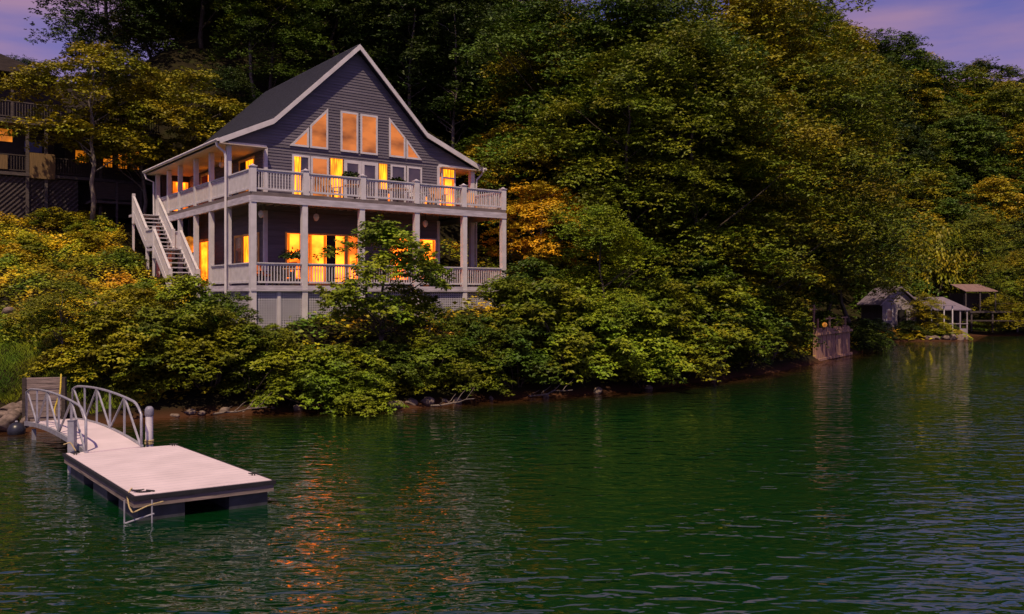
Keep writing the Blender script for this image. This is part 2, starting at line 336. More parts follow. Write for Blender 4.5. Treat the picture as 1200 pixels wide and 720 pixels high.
def water():
    xs = np.concatenate([[-600, -200, -80], np.arange(-60, 70, 1.5), [90, 140, 250, 600]]); ys = np.concatenate([[-500, -200, -60, -20, 0], np.arange(6, 100, 1.2), [115, 130, 170]])
    X, Y = np.meshgrid(xs, ys); nx, ny = len(xs), len(ys)
    Z = terr(X, Y); depth = np.clip(-Z, 0, 3)
    V = np.stack([X, Y, np.zeros_like(X)], -1).reshape(-1, 3); idx = np.arange(nx * ny).reshape(ny, nx)
    F = np.stack([idx[:-1, :-1], idx[:-1, 1:], idx[1:, 1:], idx[1:, :-1]], -1).reshape(-1, 4)
    me = bpy.data.meshes.new('water'); me.from_pydata(V.tolist(), [], F.tolist())
    at = me.attributes.new('depth', 'FLOAT', 'POINT'); at.data.foreach_set('value', np.where(Y < 15, 3, depth).ravel().astype(np.float32))
    m = bpy.data.materials.new('lake_water'); m.use_nodes = True; n = m.node_tree.nodes; l = m.node_tree.links; b = n['Principled BSDF']
    b.inputs['Roughness'].default_value = 0.012; b.inputs['IOR'].default_value = 2.0; b.inputs['Specular IOR Level'].default_value = 0.8
    a = n.new('ShaderNodeAttribute'); a.attribute_name = 'depth'
    rp = n.new('ShaderNodeValToRGB'); e = rp.color_ramp.elements; e.new(0.5)
    e[0].position = 0.0; e[0].color = (0.06, 0.022, 0.008, 1); e[1].position = 0.17; e[1].color = (0.010, 0.016, 0.004, 1); e[2].position = 0.55; e[2].color = (0.0016, 0.0240, 0.0058, 1)
    mr = n.new('ShaderNodeMapRange'); mr.inputs[2].default_value = 3; l.new(a.outputs['Fac'], mr.inputs[0]); l.new(mr.outputs[0], rp.inputs[0])
    tc = n.new('ShaderNodeNewGeometry')
    def wave(scale, sx_, sy_, rot, det, off):
        mp = n.new('ShaderNodeMapping'); mp.inputs['Scale'].default_value = (sx_, sy_, 1); mp.inputs['Rotation'].default_value = (0, 0, R(rot)); mp.inputs['Location'].default_value = off
        no = n.new('ShaderNodeTexNoise'); no.inputs['Scale'].default_value = scale; no.inputs['Detail'].default_value = det; no.inputs['Roughness'].default_value = 0.5; no.inputs['Distortion'].default_value = 0.5
        l.new(tc.outputs['Position'], mp.inputs[0]); l.new(mp.outputs[0], no.inputs['Vector']); return no.outputs[0]
    w1 = wave(1.35, 0.95, 1.95, 7, 1.0, (3, 1, 0)); w2 = wave(3.4, 0.9, 1.8, -9, 1.0, (7, 5, 0)); w0 = wave(0.8, 0.8, 2.0, -5, 1.0, (1, 2, 0)); w3 = wave(0.16, 1, 1.6, 20, 2, (0, 0, 0))
    a1 = n.new('ShaderNodeMath'); a1.operation = 'MULTIPLY_ADD'; l.new(w2, a1.inputs[0]); a1.inputs[1].default_value = 0.36; l.new(w1, a1.inputs[2])
    a0 = n.new('ShaderNodeMath'); a0.operation = 'MULTIPLY_ADD'; l.new(w0, a0.inputs[0]); a0.inputs[1].default_value = 0.5; l.new(a1.outputs[0], a0.inputs[2]); a1 = a0
    # gusts: rougher and calmer patches
    gr = n.new('ShaderNodeMapRange'); gr.inputs[1].default_value = 0.35; gr.inputs[2].default_value = 0.65; gr.inputs[3].default_value = 0.45; gr.inputs[4].default_value = 1.0
    l.new(w3, gr.inputs[0])
    bp = n.new('ShaderNodeBump'); bp.inputs['Distance'].default_value = WAVE; l.new(gr.outputs[0], bp.inputs['Strength']); l.new(a1.outputs[0], bp.inputs['Height'])
    l.new(bp.outputs[0], b.inputs['Normal']); l.new(rp.outputs[0], b.inputs['Base Color'])
    me.materials.append(m); o = bpy.data.objects.new('water', me); COL.objects.link(o)
    tag(o, 'dark green rippled lake water', 'lake', kind='structure')
WAVE = 0.068
water()

# ------------------------------------------------------------------ the lake house, in a local frame: t along the front, s towards the back
HB = 2.4
HR = math.atan2(UY, UX)
house = empty('lake_house', (HX, HY, HB), HR, 'slate blue two storey lake house with white wraparound decks and lit windows', 'house')
def hw(t, s, z=0.0): return (HX + UX * t - UY * s, HY + UY * t + UX * s, z)
def hp(mb, name, m, parent=None, label=None, smooth=False):
    if parent is None or parent is house: o = mb.build(name, m, house, (0, 0, -HB), smooth)
    else: o = mb.build(name, m, parent, (0, 0, 0), smooth)
    if label: o['label'] = label
    return o
ZU, ZL = 8.47, 4.60                                       # upper and lower deck level
T0, T1, S1, SB = 1.67, 10.85, 2.9, 14.4
front = lambda sp: (lambda a, z, d: (a, sp - d, z))
side = lambda tp: (lambda a, z, d: (tp - d, a, z))

ROOF = [(-0.5, 10.97), (1.95, 12.12), (6.2, 16.18), (9.96, 12.38), (13.43, 10.93)]
def roof_z(t): return float(np.interp(t, [p[0] for p in ROOF], [p[1] for p in ROOF]))
def roof_t(z):
    l = float(np.interp(z, [p[1] for p in ROOF[:3]], [p[0] for p in ROOF[:3]])); r = float(np.interp(-z, [-p[1] for p in ROOF[2:]], [p[0] for p in ROOF[2:]]))
    return l, r
def boards(mb, za, zb, ext, fn, step=0.135, lip=0.03):
    z = za
    while z < zb - 0.01:
        z1 = min(z + step, zb); (l0, r0), (l1, r1) = ext(z), ext(z1)
        if r1 <= l1: break
        mb.add([fn(l0, z, lip), fn(r0, z, lip), fn(r1, z1, 0.003), fn(l1, z1, 0.003), fn(l0, z, 0), fn(r0, z, 0)], [(0, 1, 2, 3), (4, 5, 1, 0)])
        z = z1
# walls
mb = MB(); boards(mb, ZL, ZU - 0.45, lambda z: (T0, T1), front(S1)); boards(mb, ZU, 10.83, lambda z: (T0, T1), front(S1)); hp(mb, 'front_wall', M['siding'])
def gext(z):
    l, r = roof_t(z + 0.24); return max(l, 0.0), min(r, 12.97)
mb = MB(); boards(mb, 10.92, 15.9, gext, front(S1)); hp(mb, 'gable_wall', M['siding'])
mb = MB(); boards(mb, ZL, ZU - 0.45, lambda z: (S1, SB), side(T0)); boards(mb, ZU, 10.75, lambda z: (S1, SB), side(T0)); hp(mb, 'side_wall', M['siding'])
mb = MB(); mb.box(T0 + 0.004, T1 - 0.004, S1 + 0.004, SB, ZL - 0.6, 10.8); hp(mb, 'wall_core', M['siding'])
mb = MB(); mb.prism([(0.05, 10.82), (12.9, 10.82)] + [(t, z - 0.26) for t, z in ROOF[::-1][1:4]], front(S1), -0.004, -(SB - S1 - 0.1)); hp(mb, 'attic_core', M['siding'])
# roof slab, rake boards, eaves
def slab(mb, s0, s1, top, th_):
    n = len(ROOF); V = []
    for s in (s0, s1):
        V += [(t, s, z + top) for t, z in ROOF] + [(t, s, z + top - th_) for t, z in ROOF]
    F = []
    for i in range(n - 1):
        F += [(i, i + 1, 2 * n + i + 1, 2 * n + i), (n + i, 3 * n + i, 3 * n + i + 1, n + i + 1), (i, n + i, n + i + 1, i + 1), (2 * n + i, 2 * n + i + 1, 3 * n + i + 1, 3 * n + i)]
    F += [(0, 2 * n, 3 * n, n), (n - 1, 2 * n - 1, 4 * n - 1, 3 * n - 1)]
    mb.add(V, F)
mb = MB(); slab(mb, 2.57, 14.75, 0.03, 0.14); roof = hp(mb, 'roof', M['shingle'])
mb = MB()
for i in range(len(ROOF) - 1):                            # shingle courses as raised butt edges on the slopes
    (ta, za), (tb, zb) = ROOF[i], ROOF[i + 1]; ln = math.hypot(tb - ta, zb - za); k = int(ln / 0.2)
    for j in range(1, k):
        f = j / k; t = ta + (tb - ta) * f; z = za + (zb - za) * f + 0.038
        mb.bar((t, 2.58, z), (t, 14.74, z), 0.03, 0.018)
mb.build('shingle_course', M['shingle'], roof)
mb = MB(); slab(mb, 2.51, 2.565, 0.0, 0.25); slab(mb, 14.76, 14.8, 0.0, 0.25); hp(mb, 'rake_board', M['trim'])
mb = MB(); mb.box(-0.45, T0 - 0.03, 2.5, 14.7, 10.74, 10.78); mb.box(T1 + 0.03, 13.35, 2.5, 14.7, 10.74, 10.78); hp(mb, 'porch_ceiling', M['ceil'])
mb = MB(); mb.box(-0.02, T0 + .05, S1 - 0.06, S1 + 0.08, 10.785, 10.915); hp(mb, 'gable_beam', M['trim']); mb = MB(); mb.box(T1 - 0.03, 13.05, S1 - 0.06, S1 + 0.08, 10.785, 10.915); hp(mb, 'gable_beam', M['trim'])
mb = MB()
mb.tube([(-0.58, 2.44, 10.88), (-0.58, 14.8, 10.88)], 0.075); hp(mb, 'gutter', M['trim'])
mb = MB(); mb.tube([(13.5, 2.44, 10.85), (13.5, 14.8, 10.85)], 0.075); hp(mb, 'gutter', M['trim'])
mb = MB(); mb.tube([(-0.58, 2.7, 10.82), (-0.52, 2.7, 10.62), (-0.22, 2.72, 10.42), (-0.16, 2.72, 10.2), (-0.16, 2.72, 3.3)], 0.055); hp(mb, 'downspout', M['trim'])
mb = MB(); mb.tube([(13.5, 2.75, 10.8), (13.45, 2.75, 10.6), (13.16, 2.8, 10.3), (13.13, 2.8, 10.0), (13.13, 2.8, 4.0)], 0.05); hp(mb, 'downspout', M['trim'])
mb = MB(); mb.tube([(-0.58, 14.6, 10.82), (-0.5, 14.5, 10.5), (-0.14, 14.45, 10.35), (-0.12, 14.45, 8.0)], 0.05); hp(mb, 'downspout', M['trim'])
# corner boards
for t, s, z0, z1 in [(T0, S1, ZU, 10.8), (T1, S1, ZU, 10.8), (T0, S1, ZL, 8.0), (T1, S1, ZL, 8.0)]:
    mb = MB(); x0 = t - 0.05 if t == T0 else t - 0.11; mb.box(x0, x0 + 0.16, s - 0.05, s + 0.12, z0, z1); hp(mb, 'corner_board', M['trim'])

# decks
def deck(z, fz0, nm):
    mb = MB(); mb.box(0.04, 12.9, 0.04, S1 + 0.0, z - 0.06, z - 0.004); mb.box(0.04, T0, S1, 14.3, z - 0.06, z - 0.004); mb.box(T1, 12.9, S1, 14.3, z - 0.06, z - 0.004); d = hp(mb, nm, M['deckfl'])
    mb = MB(); k = 0
    while k * 0.4 < 12.8: mb.box(0.1 + k * 0.4, 0.14 + k * 0.4, 0.06, S1, z - 0.26, z - 0.064); k += 1
    mb.build('joist', M['fascia'], d)
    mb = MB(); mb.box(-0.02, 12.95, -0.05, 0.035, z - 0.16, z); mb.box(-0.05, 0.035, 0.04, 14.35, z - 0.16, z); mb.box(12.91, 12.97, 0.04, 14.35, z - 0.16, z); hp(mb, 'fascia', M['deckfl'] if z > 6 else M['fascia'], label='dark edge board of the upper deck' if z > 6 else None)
    mb = MB(); mb.box(-0.05, 12.98, -0.09, 0.06, fz0, z - 0.165); mb.box(-0.09, 0.06, 0.065, 14.38, fz0, z - 0.165); mb.box(12.87, 13.0, 0.065, 14.38, fz0, z - 0.165); hp(mb, 'beam', M['fascia'])
deck(ZU, 8.03, 'upper_deck'); deck(ZL, 4.36, 'lower_deck')

# posts
FPU = [0.06, 2.36, 5.06, 7.83, 10.48, 12.86]; FPL = [0.06, 2.30, 5.0, 7.83, 10.5, 12.86]
SP = [2.9, 5.22, 7.5, 10.1, 12.08, 14.28]
def rpost(t, s, z0):
    mb = MB(); mb.box(t - 0.12, t + 0.12, s - 0.12, s + 0.12, z0, z0 + 1.03); p = hp(mb, 'railing_post', M['trim'])
    mb = MB(); z = z0 + 1.035; mb.box(t - 0.15, t + 0.15, s - 0.15, s + 0.15, z - HB * 0, z + 0.04)
    mb.add([(t - .1, s - .1, z + .045), (t + .1, s - .1, z + .045), (t + .1, s + .1, z + .045), (t - .1, s + .1, z + .045), (t, s, z + .13)], [(0, 1, 4), (1, 2, 4), (2, 3, 4), (3, 0, 4), (3, 2, 1, 0)])
    mb.build('post_cap', M['fascia'], p)
for t in FPU: rpost(t, 0.06, ZU - 0.02)
def post(t, s, z0, z1, w=0.24, nm='column', m=None):
    mb = MB(); h = w / 2; mb.box(t - h, t + h, s - h, s + h, z0, z1); hp(mb, nm, m or M['trim'])
for t in FPL: post(t, 0.06, 2.2, 8.028)
for s in SP:
    post(0.03, s, ZU, 10.74, 0.2)
    post(0.03, s, ZL - (2.2 if s < 6 else 0.3), 8.028, 0.2)
for s in (2.9, 6.7, 10.5, 14.2):
    post(12.9, s, ZU, 10.74, 0.24); post(12.9, s, ZL, 8.028, 0.24)
def railing(a, b, z, nm='railing', step=0.125, rise=(0, 0)):
    """a,b (t,s); rail with balusters; rise for stairs"""
    (ta, sa), (tb, sb) = a, b; ln = math.hypot(tb - ta, sb - sa)
    za, zb = z + rise[0], z + rise[1]
    mb = MB(); mb.bar((ta, sa, za + 0.93), (tb, sb, zb + 0.93), 0.12, 0.05); mb.bar((ta, sa, za + 0.87), (tb, sb, zb + 0.87), 0.05, 0.07); mb.bar((ta, sa, za + 0.14), (tb, sb, zb + 0.14), 0.06, 0.08)
    r = hp(mb, nm, M['rail'])
    mb = MB(); n = max(2, int(ln / step))
    for i in range(1, n):
        f = i / n; t = ta + (tb - ta) * f; s = sa + (sb - sa) * f; zz = za + (zb - za) * f
        mb.box(t - 0.019, t + 0.019, s - 0.019, s + 0.019, zz + 0.165, zz + 0.845)
    mb.build('baluster', M['rail'], r)
for i in range(5):
    railing((FPU[i] + 0.13, 0.06), (FPU[i + 1] - 0.13, 0.06), ZU); railing((FPL[i] + 0.13, 0.06), (FPL[i + 1] - 0.13, 0.06), ZL)
SPs = [0.06] + SP
for i in range(6):
    railing((0.03, SPs[i] + 0.12), (0.03, SPs[i + 1] - 0.11), ZU, step=0.11)
    if i < 2: railing((0.03, SPs[i] + 0.12), (0.03, SPs[i + 1] - 0.11), ZL, step=0.11)
for a, b in ((0.06, 2.9), (2.9, 6.7), (6.7, 10.5), (10.5, 14.2)):
    railing((12.86, a + 0.13), (12.86, b - 0.13), ZU); railing((12.86, a + 0.13), (12.86, b - 0.13), ZL)
# lattice skirt
def lattice(f, a0, a1, z0, z1, nm='lattice_panel'):
    mb = MB(); a = a0
    def b(p, q, r_, s_, d0, d1):
        mb.prism([(p, r_), (q, r_), (q, s_), (p, s_)], f, d0, d1)
    while a < a1: b(a, a + 0.055, z0, z1, 0.012, 0.02); a += 0.105
    z = z0
    while z < z1: b(a0, a1, z, z + 0.055, 0.0, 0.009); z += 0.105
    hp(mb, nm, M['lattice'])
for i in range(5): lattice(front(0.06), FPL[i] + 0.13, FPL[i + 1] - 0.13, 2.42, 4.34)
lattice(side(0.03), 0.2, 2.78, 2.5, 4.34); lattice(side(0.03), 3.02, 5.1, 3.2, 4.34)
mb = MB(); mb.box(1.1, 1.24, 0.0, 0.05, 2.5, 4.34); hp(mb, 'skirt_batten', M['trim'])
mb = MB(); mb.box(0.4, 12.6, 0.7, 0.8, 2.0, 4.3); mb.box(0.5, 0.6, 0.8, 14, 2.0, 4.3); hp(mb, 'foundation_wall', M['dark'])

# windows and doors
def inset(P, w):
    n = len(P); A = sum(P[i][0] * P[(i + 1) % n][1] - P[(i + 1) % n][0] * P[i][1] for i in range(n)); sg = 1 if A > 0 else -1
    L_ = []
    for i in range(n):
        (x0, y0), (x1, y1) = P[i], P[(i + 1) % n]; dx, dy = x1 - x0, y1 - y0; l_ = math.hypot(dx, dy); nx_, ny_ = -dy / l_ * sg, dx / l_ * sg
        L_.append((x0 + nx_ * w, y0 + ny_ * w, dx, dy))
    out = []
    for i in range(n):
        x0, y0, ax, ay = L_[i - 1]; x1, y1, bx, by = L_[i]; den = ax * by - ay * bx; k = ((x1 - x0) * by - (y1 - y0) * bx) / den; out.append((x0 + ax * k, y0 + ay * k))
    return out
def window(P, f, pane='glass', nm='window', w=0.09, frame='trim', label=None, dep=0.075, panes=None, host=None, off=(0, 0, -HB)):
    host = host or house
    I = inset(P, w); mb = MB(); mb.ring(P, I, f, 0.032, dep)
    o = mb.build(nm, M[frame], host, off)
    if label: o['label'] = label
    if panes is None: panes = [(I, pane)]
    for Q, pm in panes:
        mb = MB(); mb.prism(Q, f, 0.0335, 0.042); mb.build('pane', M[pm], o)
        if pm == 'glow' and len(Q) == 4 and abs(Q[0][0] - Q[2][0]) > 0.5:
            qa, qb = min(Q[0][0], Q[2][0]), max(Q[0][0], Q[2][0]); qz0, qz1 = min(Q[0][1], Q[2][1]), max(Q[0][1], Q[2][1])
            for c0, c1 in ((qa + .01, qa + (qb - qa) * .2), (qb - (qb - qa) * .16, qb - .01)):
                mb = MB(); k = 5
                for i in range(k):
                    u0 = c0 + (c1 - c0) * i / k; u1 = c0 + (c1 - c0) * (i + 1) / k - .008
                    mb.prism([(u0, qz0 + .03), (u1, qz0 + .03), (u1, qz1 - .01), (u0, qz1 - .01)], f, 0.043, 0.052 + .012 * (i % 2))
                mb.build('curtain', M['curtain'], o)
    return o
def rect(a0, a1, z0, z1): return [(a0, z0), (a1, z0), (a1, z1), (a0, z1)]
F = front(S1)
window([(2.81, 11.03), (3.74, 11.03), (3.74, 11.97)], F, 'skyglow', label='small triangular gable window on the left'); window([(3.80, 11.03), (4.70, 11.03), (4.70, 12.97), (3.80, 12.07)], F, 'skyglow')
window(rect(5.34, 6.26, 11.02, 12.95), F, 'skyglow'); window(rect(6.38, 7.31, 11.02, 12.94), F, 'skyglow')
window([(7.94, 11.02), (8.86, 11.02), (8.86, 12.06), (7.94, 12.95)], F, 'skyglow'); window([(8.92, 11.02), (9.82, 11.02), (8.92, 12.0)], F, 'skyglow')
zt = 10.65
window(rect(2.93, 3.80, ZU + .05, zt), F, panes=[(rect(3.02, 3.35, ZU + .14, zt - .09), 'glowy'), (rect(3.352, 3.71, ZU + .14, zt - .09), 'glass')])
window(rect(3.84, 4.73, ZU + .05, zt), F, 'skyglow')
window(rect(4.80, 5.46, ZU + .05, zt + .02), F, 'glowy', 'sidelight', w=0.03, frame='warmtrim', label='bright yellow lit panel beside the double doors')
def door(a0, a1, z0, z1, f, pane, nm='door', frame='trim', **k):
    o = window(rect(a0, a1, z0, z1), f, panes=[(rect(a0 + .16, a1 - .16, z0 + .35, z1 - .16), pane)], nm=nm, w=0.155, frame=frame, **k)
    mb = MB(); mb.prism(rect(a0 + .156, a1 - .156, z0 + .156, z0 + .345), f, 0.034, 0.06); mb.build('door_panel', M[frame], o)
    return o
d = door(5.52, 6.42, ZU + .04, zt, F, 'glass', label='left leaf of the double doors'); mb = MB(); mb.prism(rect(6.33, 6.37, ZU + .95, ZU + 1.08), F, 0.075, 0.12); mb.build('handle', M['dark'], d)
door(6.43, 7.33, ZU + .04, zt, F, 'glass')
window(rect(7.37, 7.84, ZU + .9, zt), F, 'glowy', 'sidelight', w=0.03, frame='warmtrim')
window(rect(8.03, 8.88, ZU + .25, zt), F, 'glass'); window(rect(8.95, 9.82, ZU + .25, zt), F, 'glass')
window(rect(10.98, 11.84, ZU, 10.78), F, panes=[(rect(11.07, 11.75, 10.3, 10.69), 'glowy'), (rect(11.07, 11.75, ZU + .1, 10.2), 'glow')], nm='screen_door', label='tall narrow lit door with a transom at the right end')
mb = MB(); mb.prism(rect(11.072, 11.748, 10.205, 10.295), F, 0.0345, 0.08); hp(mb, 'transom_bar', M['trim'])
mb = MB(); mb.box(T1 - 0.002, 12.2, 4.4, 9.0, ZU, 10.7); hp(mb, 'side_bay', M['siding'])
window(rect(11.0, 12.12, ZU + .1, 10.55), front(4.4), 'glow', w=0.05, frame='warmtrim')
# strips of lit glass low on the deck wall
window(rect(9.95, 10.12, ZU + .02, 9.2), F, 'glow', 'floor_light', w=0.02, frame='warmtrim'); window(rect(7.86, 7.99, ZU + .02, 9.2), F, 'glow', 'floor_light', w=0.02, frame='warmtrim')
# lower storey
zt2 = 7.08
window(rect(2.60, 3.46, ZL + .3, zt2), F, 'glow', frame='warmtrim', w=0.07)
window(rect(3.62, 5.62, ZL + .05, zt2), F, nm='sliding_door', frame='warmtrim', w=0.08, panes=[(rect(3.71, 4.62, ZL + .14, zt2 - .09), 'glow'), (rect(4.63, 5.08, ZL + .14, zt2 - .09), 'dark'), (rect(5.09, 5.53, ZL + .14, zt2 - .09), 'glow')])
window(rect(5.64, 6.30, ZL + .3, zt2), F, 'glow', frame='warmtrim', w=0.07)
window(rect(7.93, 9.06, ZL + .3, zt2), F, 'glow', frame='warmtrim', w=0.08); window(rect(9.60, 10.68, ZL + .3, zt2), F, 'glow', frame='trim', w=0.08)
G = side(T0)
window(rect(5.62, 6.75, ZL + .6, 7.06), G, 'glass', frame='warmtrim', w=0.1); window(rect(4.62, 5.55, ZL + .6, 7.06), G, 'glowy', frame='warmtrim', w=0.1); window(rect(3.5, 4.55, ZL + .6, 7.06), G, 'glass', frame='warmtrim', w=0.1)
door(10.4, 12.3, ZL + .02, 7.15, G, 'glow', frame='warmtrim', label='amber lit door under the side deck')
window(rect(4.05, 6.1, ZU + .5, 10.6), G, panes=[(rect(4.15, 5.2, ZU + .6, 10.5), 'glowy'), (rect(5.21, 6.0, ZU + .6, 10.5), 'dark')], frame='warmtrim', w=0.12)
window(rect(7.1, 7.7, ZU + .6, 10.65), G, 'glowy', frame='warmtrim', w=0.05)
window(rect(9.7, 11.9, ZU + .9, 10.6), G, panes=[(rect(9.85, 10.8, ZU + 1.0, 10.5), 'glowy'), (rect(10.81, 11.8, ZU + 1.0, 10.5), 'red')], frame='warmtrim', w=0.13)
# end wall of the side porch, a glowing pane put in for siding lit by a porch light
mb = MB(); mb.box(0.2, T0, 14.15, 14.3, ZU, 10.73); hp(mb, 'end_wall', M['darkwood'])
window(rect(0.72, 1.62, ZU + .3, 10.45), front(14.15), 'glow', w=0.05, frame='warmtrim')

# side stairs
def flight(s0, z0, s1, z1, n):
    """from the low end s0,z0 up to s1,z1"""
    mb = MB()
    for i in range(n):
        f = (i + 0.5) / n; s = s0 + (s1 - s0) * f; z = z0 + (z1 - z0) * (i + 1) / n
        mb.box(-1.3, -0.15, s - 0.15, s + 0.15, z - 0.05, z)
    st = hp(mb, 'stair_tread', M['fascia'])
    mb = MB()
    for t in (-1.36, -0.13): mb.bar((t, s0 - 0.1, z0 + 0.0), (t, s1, z1 - 0.05), 0.05, 0.3)
    hp(mb, 'stringer', M['trim'])
    for t in (-1.36, -0.1):
        railing((t, s0), (t, s1), 0, rise=(z0 + 0.05, z1 + 0.02), step=0.12, nm='stair_railing')
        for s, z in ((s0, z0), (s1, z1)):
            mb = MB(); mb.box(t - 0.07, t + 0.07, s - 0.07, s + 0.07, z - 0.5, z + 1.08); hp(mb, 'newel', M['trim'])
flight(6.75, 4.35, 9.6, 6.5, 9); flight(10.85, 6.5, 13.6, ZU, 9)
mb = MB(); mb.box(-1.42, -0.08, 9.6, 10.85, 6.38, 6.5); hp(mb, 'stair_landing', M['fascia'])
railing((-1.4, 9.6), (-1.4, 10.85), 6.5, nm='landing_railing')
mb = MB(); mb.box(-1.42, 0.1, 13.6, 14.4, ZU - 0.12, ZU); hp(mb, 'stair_landing', M['fascia'])
mb = MB()
for s, z in ((9.7, 6.38), (10.8, 6.38), (13.7, 8.3)): mb.box(-1.4, -1.3, s - 0.05, s + 0.05, z - 3.4, z)
hp(mb, 'stair_post', M['trim'])
railing((0.03, 10.2), (0.03, 11.95), 6.5, nm='landing_railing')
# caged lamps on the lower porch ceiling
for t, s in ((0.96, 1.5), (3.5, 1.5), (9.2, 1.5)):
    mb = MB(); mb.tube([(t, s, 8.2), (t, s, 7.85)], 0.012); lampo = hp(mb, 'porch_lamp', M['dark'])
    mb = MB(); mb.lathe([(0.02, 0), (0.08, 0.04), (0.13, 0.16), (0.11, 0.28), (0.03, 0.34)], 12, (t, s, 7.52)); mb.build('lamp_globe', M['lamp'], lampo, smooth=True)
mb = MB(); mb.tube([(0.75, 6.0, 10.74), (0.75, 6.0, 10.5)], 0.012); lo = hp(mb, 'porch_lamp', M['dark'])
mb = MB(); mb.lathe([(0.02, 0), (0.09, 0.04), (0.13, 0.14), (0.09, 0.26), (0.03, 0.3)], 12, (0.75, 6.0, 10.2)); mb.build('lamp_globe', M['lamp'], lo, smooth=True)

# ------------------------------------------------------------------ things on the decks
def chair(t, s, z, rz, m, label, cushion=None):
    o = empty('deck_chair', hw(t, s, z), HR + rz, label, 'chair')
    mb = MB()
    for k in range(4): mb.box(-0.27 + k * 0.14, -0.15 + k * 0.14, -0.26, 0.24, 0.38, 0.41)
    mb.build('seat', m, o)
    mb = MB()
    for k in range(5): mb.bar((-0.24 + k * 0.12, 0.22, 0.4), (-0.26 + k * 0.13, 0.42, 1.02 - 0.03 * abs(k - 2)), 0.1, 0.025)
    mb.bar((-0.27, 0.37, 0.8), (0.27, 0.37, 0.8), 0.03, 0.06); mb.build('backrest', m, o)
    for sx in (-1, 1):
        mb = MB(); mb.box(sx * 0.33 - 0.06, sx * 0.33 + 0.06, -0.34, 0.3, 0.6, 0.63); mb.build('armrest', m, o)
        mb = MB(); mb.box(sx * 0.31 - 0.035, sx * 0.31 + 0.035, -0.28, -0.2, 0, 0.6); mb.build('leg', m, o)
        mb = MB(); mb.box(sx * 0.31 - 0.035, sx * 0.31 + 0.035, 0.2, 0.28, 0, 0.6); mb.build('leg', m, o)
    if cushion:
        mb = MB(); mb.box(-0.27, 0.27, -0.25, 0.2, 0.412, 0.5); mb.bar((-0.0, 0.2, 0.5), (0.0, 0.34, 0.95), 0.5, 0.1); mb.build('cushion', cushion, o)
    return o
chair(8.3, 0.9, ZU, 0.15, M['trim'], 'white slatted armchair on the upper deck, nearest the third railing post')
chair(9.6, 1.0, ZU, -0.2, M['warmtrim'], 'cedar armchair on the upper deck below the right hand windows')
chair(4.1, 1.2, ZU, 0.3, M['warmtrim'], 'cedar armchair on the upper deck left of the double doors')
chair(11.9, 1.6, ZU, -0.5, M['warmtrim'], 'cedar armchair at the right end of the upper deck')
chair(0.95, 1.3, ZL, 0.4, M['darkwood'], 'dark armchair with an orange cushion on the lower deck corner', M['orange'])
chair(2.0, 1.4, ZL, -0.2, M['darkwood'], 'dark armchair without cushion on the lower deck beside the orange one')
chair(11.6, 1.5, ZL, -0.4, M['darkwood'], 'dark armchair at the right end of the lower deck')
def table(t, s, z, label):
    o = empty('deck_table', hw(t, s, z), HR, label, 'table')
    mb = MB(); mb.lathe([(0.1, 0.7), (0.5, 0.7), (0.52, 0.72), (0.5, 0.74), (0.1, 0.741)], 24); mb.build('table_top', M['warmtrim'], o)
    mb = MB(); mb.lathe([(0.26, 0), (0.2, 0.04), (0.05, 0.07), (0.045, 0.68), (0.15, 0.698)], 14); mb.build('pedestal', M['darkwood'], o)
table(5.2, 1.1, ZU, 'round cedar table on the upper deck, in front of the yellow panel'); table(2.15, 0.75, ZL, 'round cedar table carrying the fern on the lower deck'); table(7.45, 1.15, ZU, 'round cedar table on the upper deck, right of the double doors')
def leafball(rng, n, c, r, leaf, up=0.6):
    d = rng.normal(size=(n, 3)); d /= np.linalg.norm(d, axis=1, keepdims=True); d[:, 2] = np.abs(d[:, 2]) * up + d[:, 2] * (1 - up) * 0.5
    P = np.array(c) + d * r * rng.uniform(0.35, 1, (n, 1)) * np.array([1, 1, 0.8])
    D = d * np.array([1, 1, 0.2]) + rng.normal(size=(n, 3)) * 0.4 + np.array([0, 0, -0.2]); Nn = d * 0.6 + np.array([0, 0, 0.7]) + rng.normal(size=(n, 3)) * 0.4
    return leaves(P, D, Nn, leaf * rng.uniform(0.7, 1.3, n), 0.3)
def potted(t, s, z, label, r=0.35, pot=0.18, seed=1):
    o = empty('potted_plant', hw(t, s, z), HR, label, 'potted plant')
    mb = MB(); mb.lathe([(pot * .7, 0), (pot, pot * 1.5), (pot * 1.1, pot * 1.5), (pot * 1.1, pot * 1.7), (pot * .9, pot * 1.7)], 14); mb.build('pot', M['terracotta'], o)
    rng = np.random.RandomState(seed); f = quads('foliage', leafball(rng, 420, (0, 0, pot * 1.9 + r * .35), r, 0.16), rng.rand(420), M['leaf'], o); f.color = (0.03, 0.05, 0.012, 1)
potted(2.1, 0.75, ZL + 0.742, 'wide dark fern in a pot on the lower deck table', 0.55, 0.16, 2)
potted(5.0, 1.1, ZU + 0.742, 'spiky dark plant on the upper deck table in front of the yellow panel', 0.38, 0.12, 3)
potted(7.45, 1.15, ZU + 0.742, 'small dark plant on the upper deck table right of the double doors', 0.3, 0.12, 4)
potted(8.9, 0.9, ZL + 0.0, 'leafy potted shrub standing on the lower deck right of the middle post', 0.5, 0.2, 5)
o = empty('paper_lantern', hw(0.9, 11.5, 6.4), HR, 'round orange glowing lantern hanging under the upper deck by the stairs', 'lantern')
mb = MB(); mb.lathe([(0.05, 0), (0.25, 0.1), (0.36, 0.35), (0.36, 0.55), (0.25, 0.8), (0.05, 0.88)], 20); mb.build('lamp_shade', M['lantern'], o, smooth=True)
mb = MB(); mb.tube([(0, 0, 0.88), (0, 0, 2.0)], 0.012); mb.build('cord', M['dark'], o)

